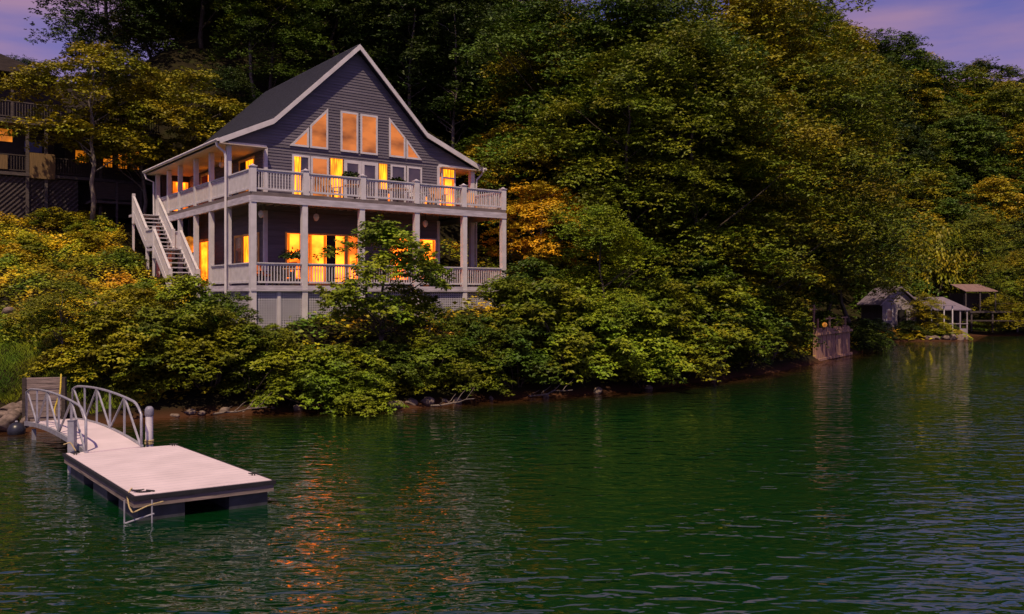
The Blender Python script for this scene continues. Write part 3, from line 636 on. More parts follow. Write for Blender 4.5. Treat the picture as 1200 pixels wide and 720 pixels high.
# ------------------------------------------------------------------ floating dock
NC, NR, LB, BR = [np.array(p) for p in ((-6.95, 15.68), (-4.76, 17.05), (-10.47, 19.95), (-8.29, 21.08))]
def fl(a, b, z, out=0.0):
    """a: 0..1 along the short side, b: 0..1 away from camera"""
    p = (NC * (1 - a) + NR * a) * (1 - b) + (LB * (1 - a) + BR * a) * b
    return (p[0] - NC[0], p[1] - NC[1], z)
dock = empty('floating_dock', (NC[0], NC[1], 0), 0, 'pale rectangular swim float with black rubber edge on dark drums', 'floating dock')
def fbox(a0, a1, b0, b1, z0, z1):
    mb = MB(); return mb.add([fl(a0, b0, z0), fl(a1, b0, z0), fl(a1, b1, z0), fl(a0, b1, z0), fl(a0, b0, z1), fl(a1, b0, z1), fl(a1, b1, z1), fl(a0, b1, z1)],
                             [(0, 3, 2, 1), (4, 5, 6, 7), (0, 1, 5, 4), (1, 2, 6, 5), (2, 3, 7, 6), (3, 0, 4, 7)])
fbox(0.012, 0.988, 0.006, 0.994, 0.455, 0.505).build('deck_surface', M['float'], dock)
e = 0.012
mb = MB()
for k in range(1, 22): m2 = fbox(0.014, 0.986, k / 22 - 0.0009, k / 22 + 0.0009, 0.5052, 0.5068); mb.add(m2.v, m2.f)
mb.build('plank_joint', M['fascia'], dock)
mb = MB()
for a0, a1, b0, b1 in ((-e, 1 + e, -0.007, 0.0045), (-e, 1 + e, 0.9955, 1.007), (-e, 0.0105, 0.005, 0.995), (0.9895, 1 + e, 0.005, 0.995)):
    m2 = fbox(a0, a1, b0, b1, 0.425, 0.497); mb.add(m2.v, m2.f)
mb.build('rubber_edge', M['rubber'], dock)
mb = MB()
for a0, a1, b0, b1 in ((0, 1, 0.0, 0.012), (0, 1, 0.988, 1), (0, 0.025, 0.013, 0.987), (0.975, 1, 0.013, 0.987)):
    m2 = fbox(a0, a1, b0, b1, 0.285, 0.42); mb.add(m2.v, m2.f)
mb.build('side_board', M['wood'], dock)
for a0, a1, b0, b1 in ((0.04, 0.36, 0.02, 0.25), (0.68, 0.97, 0.02, 0.25), (0.04, 0.36, 0.40, 0.60), (0.68, 0.97, 0.40, 0.60), (0.04, 0.36, 0.75, 0.97), (0.68, 0.97, 0.75, 0.97)):
    fbox(a0, a1, b0, b1, -0.2, 0.28).build('flotation_drum', M['drum'], dock)
def cleat(a, b):
    p = fl(a, b, 0.507); mb = MB(); x, y, z = p
    mb.tube([(x - .1, y - .03, z + .055), (x - .05, y - .015, z + .04), (x + .05, y + .015, z + .04), (x + .1, y + .03, z + .055)], [.008, .016, .016, .008]); mb.box(x - .035, x - .015, y - .012, y + .012, z, z + .035); mb.box(x + .015, x + .035, y - .012, y + .012, z, z + .035)
    mb.build('cleat', M['rubber'], dock)
for a, b in ((0.06, 0.05), (0.95, 0.12), (0.06, 0.93), (0.95, 0.97)): cleat(a, b)
def rope(pts, label, m='rope', r=0.014):
    mb = MB(); P = [Vector(p) for p in pts]
    Q = []
    for i in range(len(P) - 1):
        for k in range(6): Q.append(P[i].lerp(P[i + 1], k / 6))
    Q.append(P[-1]); c = [Q[0]] + [(Q[i - 1] + Q[i] * 2 + Q[i + 1]) / 4 for i in range(1, len(Q) - 1)] + [Q[-1]]
    mb.tube(c, r, 6); o = mb.build('mooring_rope', M[m]); tag(o, label, 'rope'); return o
nx0, ny0 = NC
rope([(nx0 - .22, ny0 + .42, .56), (nx0 - .26, ny0 + .30, .46), (nx0 - 0.10, ny0 + .03, .30), (nx0 + 0.02, ny0 - .1, .22), (nx0 + .26, ny0 + .0, .33), (nx0 + .46, ny0 + .2, .36)], 'tan rope slung under the near corner of the float')
rope([(nx0 - .24, ny0 + .40, .535), (nx0 + .0, ny0 + .25, .525), (nx0 + .25, ny0 + .36, .52), (nx0 + .05, ny0 + .42, .52)], 'dark rope end lying on the near corner of the float deck', 'rubber')
lad = empty('swim_ladder', (nx0 - 0.05, ny0 - 0.06, 0), 0, 'thin grey ladder hanging into the water at the near float corner', 'ladder')
for x, y in ((-0.14, 0.10), (0.36, 0.12)):
    mb = MB(); mb.tube([(x, y, -0.9), (x, y, 0.42)], 0.016, 8); mb.build('ladder_rail', M['galv'], lad)
mb = MB(); mb.tube([(-0.17, 0.10, -0.02), (0.40, 0.12, 0.17)], 0.016, 8); mb.build('rung', M['galv'], lad)

# gangway
GA = math.atan2(4.58, 5.5); GL = 7.1; GW = 0.62
gang = empty('gangway', (-9.46, 20.33, 0), GA, 'arched grey steel gangway with truss railings joining float and shore', 'gangway')
def gz(y): f = y / GL; return 0.53 - 0.12 * f + 0.62 * f * (1 - f)
ys = [GL * i / 14 for i in range(15)]
mb = MB()
for i in range(14):
    a, b = ys[i], ys[i + 1]; za, zb = gz(a), gz(b)
    mb.add([(-GW + .04, a, za), (GW - .04, a, za), (GW - .04, b, zb), (-GW + .04, b, zb), (-GW + .04, a, za - .04), (GW - .04, a, za - .04), (GW - .04, b, zb - .04), (-GW + .04, b, zb - .04)], [(0, 1, 2, 3), (7, 6, 5, 4)] + ([(0, 4, 5, 1)] if i == 0 else []))
mb.build('walkway', M['float'], gang)
for sx in (-1, 1):
    x = sx * GW
    mb = MB()
    for i in range(14): mb.bar((x, ys[i], gz(ys[i]) - .03), (x, ys[i + 1] + .01, gz(ys[i + 1]) - .03), 0.06, 0.12)
    mb.build('side_beam', M['galv'], gang)
    top = []
    def rz_(y): f = y / GL; return gz(y) + 0.98 - 0.26 * max(0.0, (0.09 - f) / 0.09) ** 1.6 - 0.1 * max(0.0, (f - 0.9) / 0.1)
    y0, y1 = 0.05, GL - 0.2
    pts = [(x, y0, gz(y0))] + [(x, y, rz_(y)) for y in np.linspace(y0 + 0.02, y1, 34)] + [(x, y1 + 0.02, gz(y1))]
    mb = MB(); mb.tube(pts, 0.032, 8); rl = mb.build('truss_railing', M['galv'], gang, smooth=True)
    n = 5; nodes = np.linspace(y0 + 0.1, y1 - 0.1, n + 1)
    mb = MB()
    for i, y in enumerate(nodes):
        if 0 < i < n: mb.bar((x, y, gz(y)), (x, y, rz_(y) - .02), 0.045, 0.045)
        if i < n:
            a, b = nodes[i], nodes[i + 1]
            if i % 2 == 0: mb.bar((x + .002, a, gz(a)), (x + .002, b, rz_(b)), 0.04, 0.04)
            else: mb.bar((x + .002, a, rz_(a)), (x + .002, b, gz(b)), 0.04, 0.04)
    mb.build('truss_bracing', M['galv'], rl)
mb = MB(); mb.box(-0.6, -0.5, GL - .9, GL - .8, -0.9, gz(GL) - .1); mb.box(0.5, 0.6, GL - .9, GL - .8, -0.9, gz(GL) - .1); mb.build('support_leg', M['galv'], gang)

pil = empty('mooring_piling', (-8.99, 21.15, 0), 0, 'pale round piling with a domed grey cap right of the gangway', 'piling')
mb = MB(); mb.lathe([(0.095, -1.5), (0.088, 1.22), (0.08, 1.23)], 18); mb.build('post', M['trim'], pil)
mb = MB(); mb.lathe([(0.092, 1.2), (0.105, 1.22), (0.105, 1.36), (0.085, 1.41), (0.05, 1.44), (0.02, 1.445)], 18); mb.build('cap', M['cap'], pil, smooth=True)
mb = MB()
for z in (0.52, 0.56, 0.60): mb.lathe([(0.098, z - .018), (0.112, z), (0.098, z + .018)], 18)
mb.build('lashing', M['rope'], pil)
pil = empty('mooring_piling', (-10.42, 20.22, 0), 0, 'square dark grey steel piling at the back left corner of the float', 'piling')
mb = MB(); mb.box(-.075, .075, -.075, .075, -1.5, 1.22); mb.build('post', M['galv'], pil)
mb = MB(); mb.box(-.085, .085, -.085, .085, 1.22, 1.24); mb.build('cap', M['cap'], pil)
rope([(-14.0, 26.5, 1.75), (-13.92, 26.3, 1.2), (-14.05, 26.2, 0.7), (-13.98, 26.1, 0.4)], 'yellow rope hanging on the end of the log crib wall', 'yrope', 0.025)
rope([(-10.2, 19.95, .56), (-10.35, 20.0, .75), (-10.5, 19.98, .7)], 'short tan rope tying the float to the square piling')

# log crib wall behind the gangway
crib = empty('crib_wall', (-14.62, 26.7, 0.0), R(12), 'weathered grey plank retaining wall at the shore end of the gangway', 'retaining wall')
for k in range(9):
    mb = MB(); z = 0.05 + k * 0.20; j = 0.03 * math.sin(k * 2.3)
    z *= .88; mb.box(-0.5 + j, 0.5 + j * .5, -0.06 + j * .5, 0.10, z, z + 0.165); mb.build('plank', M['wood'], crib)
for x in (-0.56, 0.56):
    mb = MB(); mb.box(x - .055, x + .055, -.1, .08, -.5, 1.62); mb.build('corner_post', M['darkwood'], crib)

# boulders, buoy
def rock(seed, r, flat=0.7):
    rng = random.Random(seed); import bmesh
    bm = bmesh.new(); bmesh.ops.create_icosphere(bm, subdivisions=3, radius=r)
    ds = [(Vector((rng.uniform(-1, 1), rng.uniform(-1, 1), rng.uniform(-1, 1))).normalized(), rng.uniform(0.55, 0.9)) for _ in range(9)]
    for v in bm.verts:
        for d, k in ds:
            q = v.co.dot(d)
            if q > r * k: v.co -= d * (q - r * k) * 0.8
        v.co.z *= flat
    me = bpy.data.meshes.new('boulder'); bm.to_mesh(me); bm.free(); me.materials.append(M['stone']); me.polygons.foreach_set('use_smooth', [True] * len(me.polygons)); return me
RK = [rock(i, 0.5) for i in range(4)]
def boulder(x, y, s, i, label, group='boulders on the shore', z=None):
    o = bpy.data.objects.new('boulder', RK[i % 4]); COL.objects.link(o); o.location = (x, y, (th(x, y) if z is None else z) + s * 0.12); o.scale = (s, s * .85, s * .8); o.rotation_euler = (0.2 * i, 0.1, i * 1.3); tag(o, label, 'boulder', group)
BL = [(3, 487, 'pale boulder touching the left edge at the shore'), (12, 480, 'upper pale boulder left of the dark buoy'), (10, 494, 'flat pale boulder at the waterline left of the buoy'), (20, 485, 'small boulder above the dark buoy'), (30, 492, 'small grey boulder just right of the buoy'), (33, 483, 'boulder beside the plank wall'), (4, 499, 'dark wet boulder at the left edge waterline'), (26, 477, 'small boulder highest beside the plank wall'), (15, 488, 'rounded boulder between the pale ones')]
for i, (px, py, lb) in enumerate(BL):
    Y = 26.2 + (500 - py) * 0.05; boulder((px - 600) / 1000 * Y, Y, (0.6, 0.7, 0.75, 0.5, 0.5, 0.5, 0.7, 0.5, 0.6)[i], i, lb, z=CAMZ + (346 - py) / 1000 * Y - 0.05)
by = empty('buoy', (-14.98, 25.8, 0.1), 0, 'round dark blue buoy floating at the shore left of the gangway', 'buoy')
mb = MB(); mb.lathe([(0.02, -.24), (.15, -.2), (.24, -.08), (.255, .04), (.2, .17), (.1, .24), (.02, .25)], 20); mb.build('float_ball', M['buoy'], by, smooth=True)
mb = MB(); mb.lathe([(0.03, .25), (.045, .27), (.03, .3)], 10); mb.build('eyelet', M['galv'], by)
for i, (x, y, s, lb) in enumerate([(-17.0, 34.6, 0.6, 'pale rock in the middle of the left bank, nearer the sapling'), (-16.6, 35.1, 0.75, 'upper pale rock of the pile on the left bank'), (-16.4, 34.5, 0.6, 'lower pale rock of the pile on the left bank'), (-19.5, 33.0, 0.55, 'pale rock among plants near the left edge of the bank'), (-17.9, 35.6, 0.5, 'small rock furthest up the pile on the left bank')]):
    boulder(x, y, s, i, lb, 'rocks on the planted bank', z=th(x, y) + 0.25)

# ------------------------------------------------------------------ dark lodge up on the left
LX, LY = -28.8, 48.0
lod = empty('hillside_lodge', (LX, LY, 9.0), HR, 'dark wooden lodge half hidden by trees up the left slope', 'house')
def lp(mb, nm, m, par=None, label=None):
    o = mb.build(nm, m, par or lod, (0, 0, -9.0) if par is None else (0, 0, 0))
    if label: o['label'] = label
    return o
lf = lambda a, z, d: (a, 1.6 - d, z)
mb = MB(); mb.box(-7, 8.2, 1.6, 9, 9.0, 17.0); lp(mb, 'wall', M['darkwood'])
mb = MB(); mb.prism([(-8, 16.9), (-0.8, 18.1), (3.0, 16.9)], lambda a, z, d: (a, d, z), 0.2, 9.6); lp(mb, 'roof', M['darkwood'])
mb = MB(); mb.box(-8, 8.6, -0.1, 1.6, 11.0, 11.18); lp(mb, 'lower_deck', M['lodgewood'])
mb = MB(); mb.box(-8, 8.6, -0.1, 1.6, 13.95, 14.2); lp(mb, 'upper_deck', M['lodgewood'])
for k, (z, st) in enumerate(((11.18, 0.14), (14.2, 0.14))):
    mb = MB(); mb.bar((-8, 0, z + .98), (8.6, 0, z + .98), .08, .06); mb.bar((-8, 0, z + .12), (8.6, 0, z + .12), .06, .06); r_ = lp(mb, 'railing', M['darkwood'] if k == 0 else M['lodgewood'])
    mb = MB(); t = -8
    while t < 8.6: mb.box(t - .02, t + .02, -.02, .02, z + .15, z + .95); t += st
    mb.build('baluster', M['darkwood'] if k == 0 else M['lodgewood'], r_)
for t in (-5, -1.8, 1.35, 2.3, 5.2, 8.2):
    mb = MB(); mb.box(t - .08, t + .08, -.06, .08, 8.2, 13.94); lp(mb, 'post', M['lodgewood'])
for t in (0.6, 4.5):
    mb = MB(); mb.box(t - .06, t + .06, -.05, .06, 14.2, 16.8); lp(mb, 'post', M['lodgewood'])
def skirt(a0, a1, z0, z1):
    mb = MB(); n = int((a1 - a0) / 0.28); hgt = z1 - z0
    for i in range(-int(hgt / .28), n):
        p = a0 + i * .28; q = p + hgt; u0 = max(0, (a0 - p) / hgt); u1 = min(1, (a1 - p) / hgt)
        if u1 > u0: mb.bar((p + hgt * u0, 0.1, z0 + hgt * u0), (p + hgt * u1, 0.1, z0 + hgt * u1), 0.02, 0.08)
    lp(mb, 'lattice_skirt', M['lodgewood'])
    mb = MB(); mb.box(a0, a1, 0.15, 0.25, z0, z1); lp(mb, 'skirt_wall', M['darkwood'])
skirt(-8, -1.85, 8.0, 10.95); skirt(-1.75, 4.0, 8.0, 10.95)
def lwin(a0, a1, z0, z1, pm='lodgeglow', nx_=1, nz_=1):
    w = window(rect(a0, a1, z0, z1), lf, pm, frame='darkwood', w=0.06, host=lod, off=(0, 0, -9.0))
    mb = MB()
    for i in range(1, nx_ + 1): x = a0 + (a1 - a0) * i / (nx_ + 1); mb.prism(rect(x - .025, x + .025, z0 + .06, z1 - .06), lf, .043, .07)
    for i in range(1, nz_ + 1): z = z0 + (z1 - z0) * i / (nz_ + 1); mb.prism(rect(a0 + .06, a1 - .06, z - .025, z + .025), lf, .071, .078)
    if mb.v: mb.build('muntin', M['darkwood'], w)
    return w
lwin(-0.9, 0.85, 13.05, 13.9); lwin(4.05, 4.75, 12.2, 13.05, 'lodgeglow', 0, 0); lwin(5.6, 6.25, 12.05, 13.3); lwin(6.45, 7.1, 12.05, 13.3); lwin(7.2, 7.8, 12.05, 13.3)
lwin(2.9, 3.6, 12.0, 13.3, 'dark', 0, 0)
mb = MB(); mb.box(1.45, 2.75, -.16, -.07, 10.9, 12.35); lp(mb, 'bamboo_screen', M['tanpanel'], label='tan screen board tied to the lower railing')
mb = MB(); mb.box(-.6, 0.35, -.14, -.07, 11.3, 12.1); lp(mb, 'side_screen', M['tanpanel'])
mb = MB(); mb.box(1.3, 2.2, .7, .75, 12.5, 13.1); lp(mb, 'hanging_cloth', M['blue'])
# small deck right of the lodge
sd = empty('small_deck', (-23.6, 50.5, th(-23.6, 50.5)), HR, 'small dark wooden platform between the lodge and the white house', 'deck')
zb = 9.75 - sd.location.z
mb = MB(); mb.box(-1.2, 1.6, 0, 2.2, zb - .14, zb); mb.build('platform', M['lodgewood'], sd)
mb = MB(); mb.box(-1.2, 1.6, 0.02, .05, zb + .1, zb + 1.1); mb.build('screen_panel', M['darkwood'], sd)
for x in (-1.15, 0.2, 1.55):
    mb = MB(); mb.box(x - .06, x + .06, -.06, .01, -0.9, zb + 1.15); mb.build('post', M['lodgewood'], sd)

# ------------------------------------------------------------------ far right: timber bulkhead and cottages
bk = empty('timber_bulkhead', (19.15, 53.6, 0), math.atan2(6.3, 4.6), 'weathered timber bulkhead standing at the waterline on the right shore', 'retaining wall')
rng0 = random.Random(5)
for i in range(19):
    x = i * .41; h = 2.05 + rng0.uniform(-.08, .1)
    mb = MB(); mb.box(x, x + .385, rng0.uniform(-.03, .02), .12, -.6, h); mb.build('plank', M['brownwood'], bk)
mb = MB(); mb.bar((0, -.1, 1.75), (7.8, -.1, 1.75), .1, .16); mb.bar((0, -.1, .12), (7.8, -.1, .12), .1, .16); mb.build('waler', M['brownwood'], bk)
for x, h in ((0.0, 3.6), (0.8, 2.7), (3.4, 2.8), (5.0, 2.5), (7.2, 2.7)):
    mb = MB(); mb.box(x - .05, x + .05, .13, .23, -.5, h); mb.build('post', M['brownwood'], bk)
mb = MB(); mb.bar((2.6, .2, 2.65), (7.8, .2, 2.65), .06, .08); mb.bar((-0.8, .2, 3.3), (0.7, .2, 3.3), .05, .06); mb.build('rail', M['brownwood'], bk)
lampb = empty('shore_lamp', (19.75, 53.9, 2.05), 0, 'small warm lit lamp at the left end of the timber bulkhead', 'lamp')
mb = MB(); mb.lathe([(0.03, .12), (.13, .18), (.16, .3), (.1, .4), (.02, .43)], 12); mb.build('lamp_shade', M['lantern'], lampb)
mb = MB(); mb.tube([(0, 0, 0), (0, 0, .13)], .03); mb.build('post', M['dark'], lampb)

def cottage(name, x, y, w, dpt, z0, eave, apex, label, cat, wallm, roofm, rz=0.0, gable_front=True, porch=None):
    o = empty(name, (x, y, z0), rz, label, cat)
    e, a = eave - z0, apex - z0
    mb = MB(); mb.box(0, w, 0, dpt, -.6, e); mb.build('wall', wallm, o)
    if gable_front:
        mb = MB(); mb.prism([(0, e + .002), (w, e + .002), (w / 2, a - .08)], lambda p, z, d: (p, d, z), 0.002, dpt); mb.build('gable', wallm, o)
        P = [(-.35, e - .12), (w / 2, a), (w + .35, e - .12), (w + .35, e + .02), (w / 2, a + .16), (-.35, e + .02)]
        mb = MB(); mb.add([(p, d, z) for d in (-.4, dpt + .3) for p, z in P], [(0, 1, 4, 5), (1, 2, 3, 4), (6, 11, 10, 7), (7, 10, 9, 8), (5, 4, 10, 11), (4, 3, 9, 10), (0, 6, 7, 1), (1, 7, 8, 2), (0, 5, 11, 6), (2, 8, 9, 3)]); mb.build('roof', roofm, o)
    else:
        mb = MB(); mb.add([(-.3, -1.3, e - .1), (w + .3, -1.3, e - .1), (w + .1, dpt, a), (-.1, dpt, a), (-.3, -1.3, e), (w + .3, -1.3, e), (w + .1, dpt, a + .1), (-.1, dpt, a + .1)], [(0, 3, 2, 1), (4, 5, 6, 7), (0, 1, 5, 4), (1, 2, 6, 5), (2, 3, 7, 6), (3, 0, 4, 7)]); mb.build('roof', roofm, o)
    return o
def cpart(o, nm, m, *b):
    mb = MB()
    for q in b: mb.box(*q)
    return mb.build(nm, m, o)
c1 = cottage('lakeside_cottage', 35.6, 82, 3.3, 5, 0.6, 3.25, 4.9, 'small pale cottage with a round topped gable and tin porch on the right shore', 'cottage', M['ply'], M['tin'])
cpart(c1, 'door', M['dark'], (1.45, 2.3, -.03, -.005, .1, 2.2)); 
for a in (0.35, 2.55): window(rect(a, a + .6, 1.1, 2.2), lambda p, z, d: (p, -d, z), 'glass', host=c1, off=(0, 0, 0), w=.06)
cpart(c1, 'porch_roof', M['tin'], (3.7, 6.4, -1.2, 3.2, 2.55, 2.63)); cpart(c1, 'porch_floor', M['lodgewood'], (3.35, 6.3, -1.1, 3, -.1, .05))
for x in (4.2, 5.4, 6.2): cpart(c1, 'post', M['trim'], (x - .05, x + .05, -1.05, -.95, .05, 2.55))
cpart(c1, 'railing', M['ply'], (3.4, 6.3, -1.08, -1.04, .85, .93), (3.4, 4.9, -1.08, -1.04, .1, .8))
c2 = cottage('lakeside_cabin', 43.2, 88, 3.2, 4, 0.7, 2.75, 3.9, 'low cabin with a sloping tin roof and open front beside the cottage', 'cabin', M['darkwood'], M['tin'], gable_front=False)
for x in (0.1, 1.6, 2.4, 3.1): cpart(c2, 'post', M['ply'], (x - .06, x + .06, -1.2, -1.08, -.3, 2.0))
cpart(c2, 'railing', M['ply'], (0, 3.2, -1.22, -1.16, .55, .63)); cpart(c2, 'base_panel', M['ply'], (2.3, 3.1, -1.3, -1.24, -1.0, .1))
c3 = empty('boathouse', (47.6, 89.5, 0.8), 0, 'raised dark boathouse with a faded pink roof and a long deck on posts', 'boathouse')
cpart(c3, 'wall', M['darkwood'], (0.3, 3.2, 1.2, 4, 2.0, 3.6))
mb = MB(); mb.add([(-.3, -.5, 3.75), (3.1, -.5, 3.75), (3.0, 3.0, 4.5), (-.1, 3.0, 4.5), (-.3, -.5, 3.82), (3.1, -.5, 3.82), (3.0, 3.0, 4.58), (-.1, 3.0, 4.58)], [(0, 3, 2, 1), (4, 5, 6, 7), (0, 1, 5, 4), (1, 2, 6, 5), (2, 3, 7, 6), (3, 0, 4, 7)]); mb.build('roof', M['dullroof'], c3)
for x in (-.2, 1.3, 2.9): cpart(c3, 'post', M['lodgewood'], (x - .06, x + .06, -.4, -.28, 1.7, 3.65))
cpart(c3, 'deck', M['lodgewood'], (0.2, 7.6, -.5, 4, 1.55, 1.7)); cpart(c3, 'railing', M['lodgewood'], (2.9, 7.5, -.46, -.42, 2.5, 2.54))
for x in (0.4, 2.6, 5.2, 7.4): cpart(c3, 'support_post', M['lodgewood'], (x - .08, x + .08, -.4, -.24, -.5, 1.55))
cpart(c3, 'lower_platform', M['darkwood'], (-2.0, 5, -2.0, -.6, .7, .8))

# ------------------------------------------------------------------ vegetation
def tube_tree(mb, p0, p1, r0, r1, rng, n=5, wob=0.25, sides=7):
    p0 = np.array(p0); p1 = np.array(p1); pts = []; rr = []
    for i in range(n + 1):
        f = i / n; p = p0 * (1 - f) + p1 * f
        if 0 < i < n: p = p + rng.normal(size=3) * wob * np.array([1, 1, .3])
        pts.append(tuple(p)); rr.append(r0 * (1 - f) + r1 * f)
    mb.tube(pts, rr, sides); return pts
def tree_proto(name, seed, H, Rad, z0, ncl, nsp, leaf, rc, lean=(0, 0), trunk_r=0.22, prof='round', bark='bark', limbs=16, per=6, cat='tree', forked=False, flat=0.45):
    rng = np.random.RandomState(seed)
    root = empty(name, (0, 0, -500), 0, 'tree', cat)
    C = []
    ph = rng.rand(4) * 6.28
    while len(C) < ncl:
        zf = rng.rand(); a = rng.rand() * 6.283
        if prof == 'round': pr = math.sqrt(max(0.02, 1 - (2 * zf - 0.85) ** 2 / 1.33)) if zf > 0.0 else 0.3
        elif prof == 'spread': pr = 1.0 - 0.55 * zf ** 2.2
        elif prof == 'cone': pr = (1 - zf) ** 0.8 + 0.12
        elif prof == 'top': pr = math.sqrt(max(0.02, 1 - zf ** 2.2)) * (0.6 + 0.4 * min(1, zf * 3))
        pr *= 1 + 0.22 * math.sin(2 * a + ph[0] + zf * 3) + 0.16 * math.sin(5 * a + ph[1] - zf * 7)
        rr = Rad * pr * (0.30 + 0.70 * math.sqrt(rng.rand()))
        C.append((rr * math.cos(a) + lean[0] * zf, rr * math.sin(a) + lean[1] * zf, z0 + (H - z0) * zf, a, rr / (Rad + 1e-6)))
    Vs = []; vals = []
    for cx, cy, cz, a, fr in C:
        r_ = rc * rng.uniform(0.6, 1.35); k = int(nsp * rng.uniform(0.7, 1.3))
        rho = np.sqrt(rng.rand(k)) * r_; an = rng.rand(k) * 6.283
        # clump stretched along its branch, drooping outward
        ex = rho * np.cos(an) * 1.35; ey = rho * np.sin(an) * 0.85
        X = cx + ex * math.cos(a) - ey * math.sin(a); Y = cy + ex * math.sin(a) + ey * math.cos(a)
        Z = cz + flat * np.sqrt(np.clip(1 - (rho / r_) ** 2, 0, 1)) * r_ * rng.uniform(-0.35, 1.0, k) - 0.28 * ex * (0.4 + fr) - 0.1 * r_ * (rho / r_) ** 2 + rng.normal(size=k) * 0.07 * r_
        S = np.stack([X, Y, Z], 1); tone = np.clip(rng.normal(0.5, 0.13) + rng.normal(size=k) * 0.17, 0, 1)
        S = np.repeat(S, per, axis=0); m_ = len(S); th_ = np.tile(np.arange(per) * 6.283 / per, k) + np.repeat(rng.rand(k) * 6.28, per)
        out = np.stack([X - cx, Y - cy, np.zeros(k)], 1) / r_ + np.array([math.cos(a), math.sin(a), 0]) * 0.5
        D = np.stack([np.cos(th_), np.sin(th_), rng.uniform(-.65, .25, m_)], 1) + np.repeat(out, per, axis=0) * 0.55
        Nn = np.stack([np.zeros(m_), np.zeros(m_), np.ones(m_)], 1) + np.repeat(out, per, axis=0) * 0.45 + rng.normal(size=(m_, 3)) * 0.38
        Vs.append(leaves(S + D * leaf * 0.12, D, Nn, leaf * rng.uniform(0.65, 1.3, m_), 0.27)); vals.append(np.clip(np.repeat(tone, per) + rng.normal(size=m_) * 0.07, 0, 1))
    crown = quads('crown' if cat == 'tree' else 'foliage', np.concatenate(Vs), np.concatenate(vals), M['leaf'], root)
    mb = MB()
    if cat == 'tree':
        top = (lean[0] * .8, lean[1] * .8, z0 + (H - z0) * .82)
        pts = tube_tree(mb, (0, 0, -0.8), top, trunk_r, 0.04, rng, 8, 0.14 * H / 14)
        if forked: tube_tree(mb, (0.1, 0, 0.2), (lean[0] - Rad * .35, lean[1], z0 + (H - z0) * .6), trunk_r * .7, 0.04, rng, 6, 0.12)
        idx = rng.choice(len(C), min(limbs, len(C)), replace=False)
        for i in idx:
            cx, cy, cz, a, fr = C[i]; zb_ = max(z0 * .55, cz - 0.8 * math.hypot(cx, cy)); f = np.clip((zb_ + .8) / (top[2] + .8), 0, .96); q = f * 8; j = int(q); b_ = np.array(pts[j]) * (1 - q + j) + np.array(pts[min(j + 1, 8)]) * (q - j)
            tube_tree(mb, b_, (cx, cy, cz - .1), trunk_r * .38 * (1.1 - f), 0.02, rng, 4, 0.12, 5)
    else:
        idx = rng.choice(len(C), min(limbs, len(C)), replace=False)
        for i in idx:
            cx, cy, cz, a, fr = C[i]; tube_tree(mb, (rng.normal() * .15, rng.normal() * .15, -.4), (cx, cy, cz), trunk_r, 0.012, rng, 4, 0.1, 5)
    tr = mb.build('trunk' if cat == 'tree' else 'stems', M[bark], root, smooth=True)
    KIDS[root.name] = [crown, tr]
    return root
PR = {}
PR['bigA'] = tree_proto('broadleaf_tree', 11, 15.5, 5.2, 2.5, 88, 120, 0.19, 1.8)
PR['bigB'] = tree_proto('broadleaf_tree', 12, 17.0, 4.6, 3.5, 84, 120, 0.19, 1.7, prof='spread')
PR['bigC'] = tree_proto('broadleaf_tree', 13, 14.0, 5.6, 2.0, 90, 120, 0.195, 1.9, prof='top')
PR['tall'] = tree_proto('tall_tree', 14, 19.0, 3.8, 8.0, 75, 60, 0.25, 1.3, prof='top', bark='barkp', trunk_r=0.2)
PR['small'] = tree_proto('small_tree', 15, 5.6, 3.0, 1.6, 42, 60, 0.19, 0.85, prof='top', trunk_r=0.09, limbs=22, forked=True)
PR['maple'] = tree_proto('broadleaf_tree', 16, 10.5, 4.8, 4.3, 60, 66, 0.22, 1.3, prof='top', trunk_r=0.17, flat=0.3, bark='barkp')
PR['farA'] = tree_proto('broadleaf_tree', 21, 12.5, 4.6, 0.8, 85, 28, 0.38, 1.5, per=5, limbs=5)
PR['farB'] = tree_proto('broadleaf_tree', 22, 13.5, 3.9, 0.8, 80, 28, 0.37, 1.35, prof='spread', per=5, limbs=5)
PR['farC'] = tree_proto('broadleaf_tree', 23, 11.0, 5.0, 0.6, 85, 28, 0.38, 1.6, prof='top', per=5, limbs=5)
def willow_proto():
    rng = np.random.RandomState(77); root = empty('weeping_tree', (0, 0, -500), 0, 'tree', 'tree'); V = []; T = []
    for i in range(230):
        a = rng.rand() * 6.283; q = math.sqrt(rng.rand()); R_ = 4.8 * q; x = R_ * math.cos(a); y = R_ * math.sin(a); z1 = 12.0 - 4.0 * q ** 2 + rng.normal() * .5; ln = rng.uniform(2.0, 6.0) * (0.5 + .5 * q)
        k = int(ln / .16); zz = z1 - np.arange(k) * .16; w = .25 * np.sin(np.arange(k) * .3 + a)
        P = np.stack([x + math.cos(a) * .06 * np.arange(k) * .4 + w * .3 + rng.normal(size=k) * .12, y + w * .3 + rng.normal(size=k) * .12, zz], 1)
        D = np.stack([rng.normal(size=k) * .45, rng.normal(size=k) * .45, -np.ones(k)], 1); Nn = np.stack([np.full(k, math.cos(a)), np.full(k, math.sin(a)), np.full(k, .5)], 1) + rng.normal(size=(k, 3)) * .3
        V.append(leaves(P, D, Nn, np.full(k, .5), .22)); T.append(np.clip(rng.normal(.5, .15) + rng.normal(size=k) * .08, 0, 1))
    c = quads('crown', np.concatenate(V), np.concatenate(T), M['leaf'], root); mb = MB(); tube_tree(mb, (0, 0, -.8), (0, 0, 9), .3, .08, rng)
    for i in range(7): a = i * .9; tube_tree(mb, (0, 0, 4 + i * .5), (3 * math.cos(a), 3 * math.sin(a), 9.5), .1, .03, rng, 4, .2, 5)
    t = mb.build('trunk', M['bark'], root, smooth=True); KIDS[root.name] = [c, t]; return root
PR['willow'] = willow_proto()
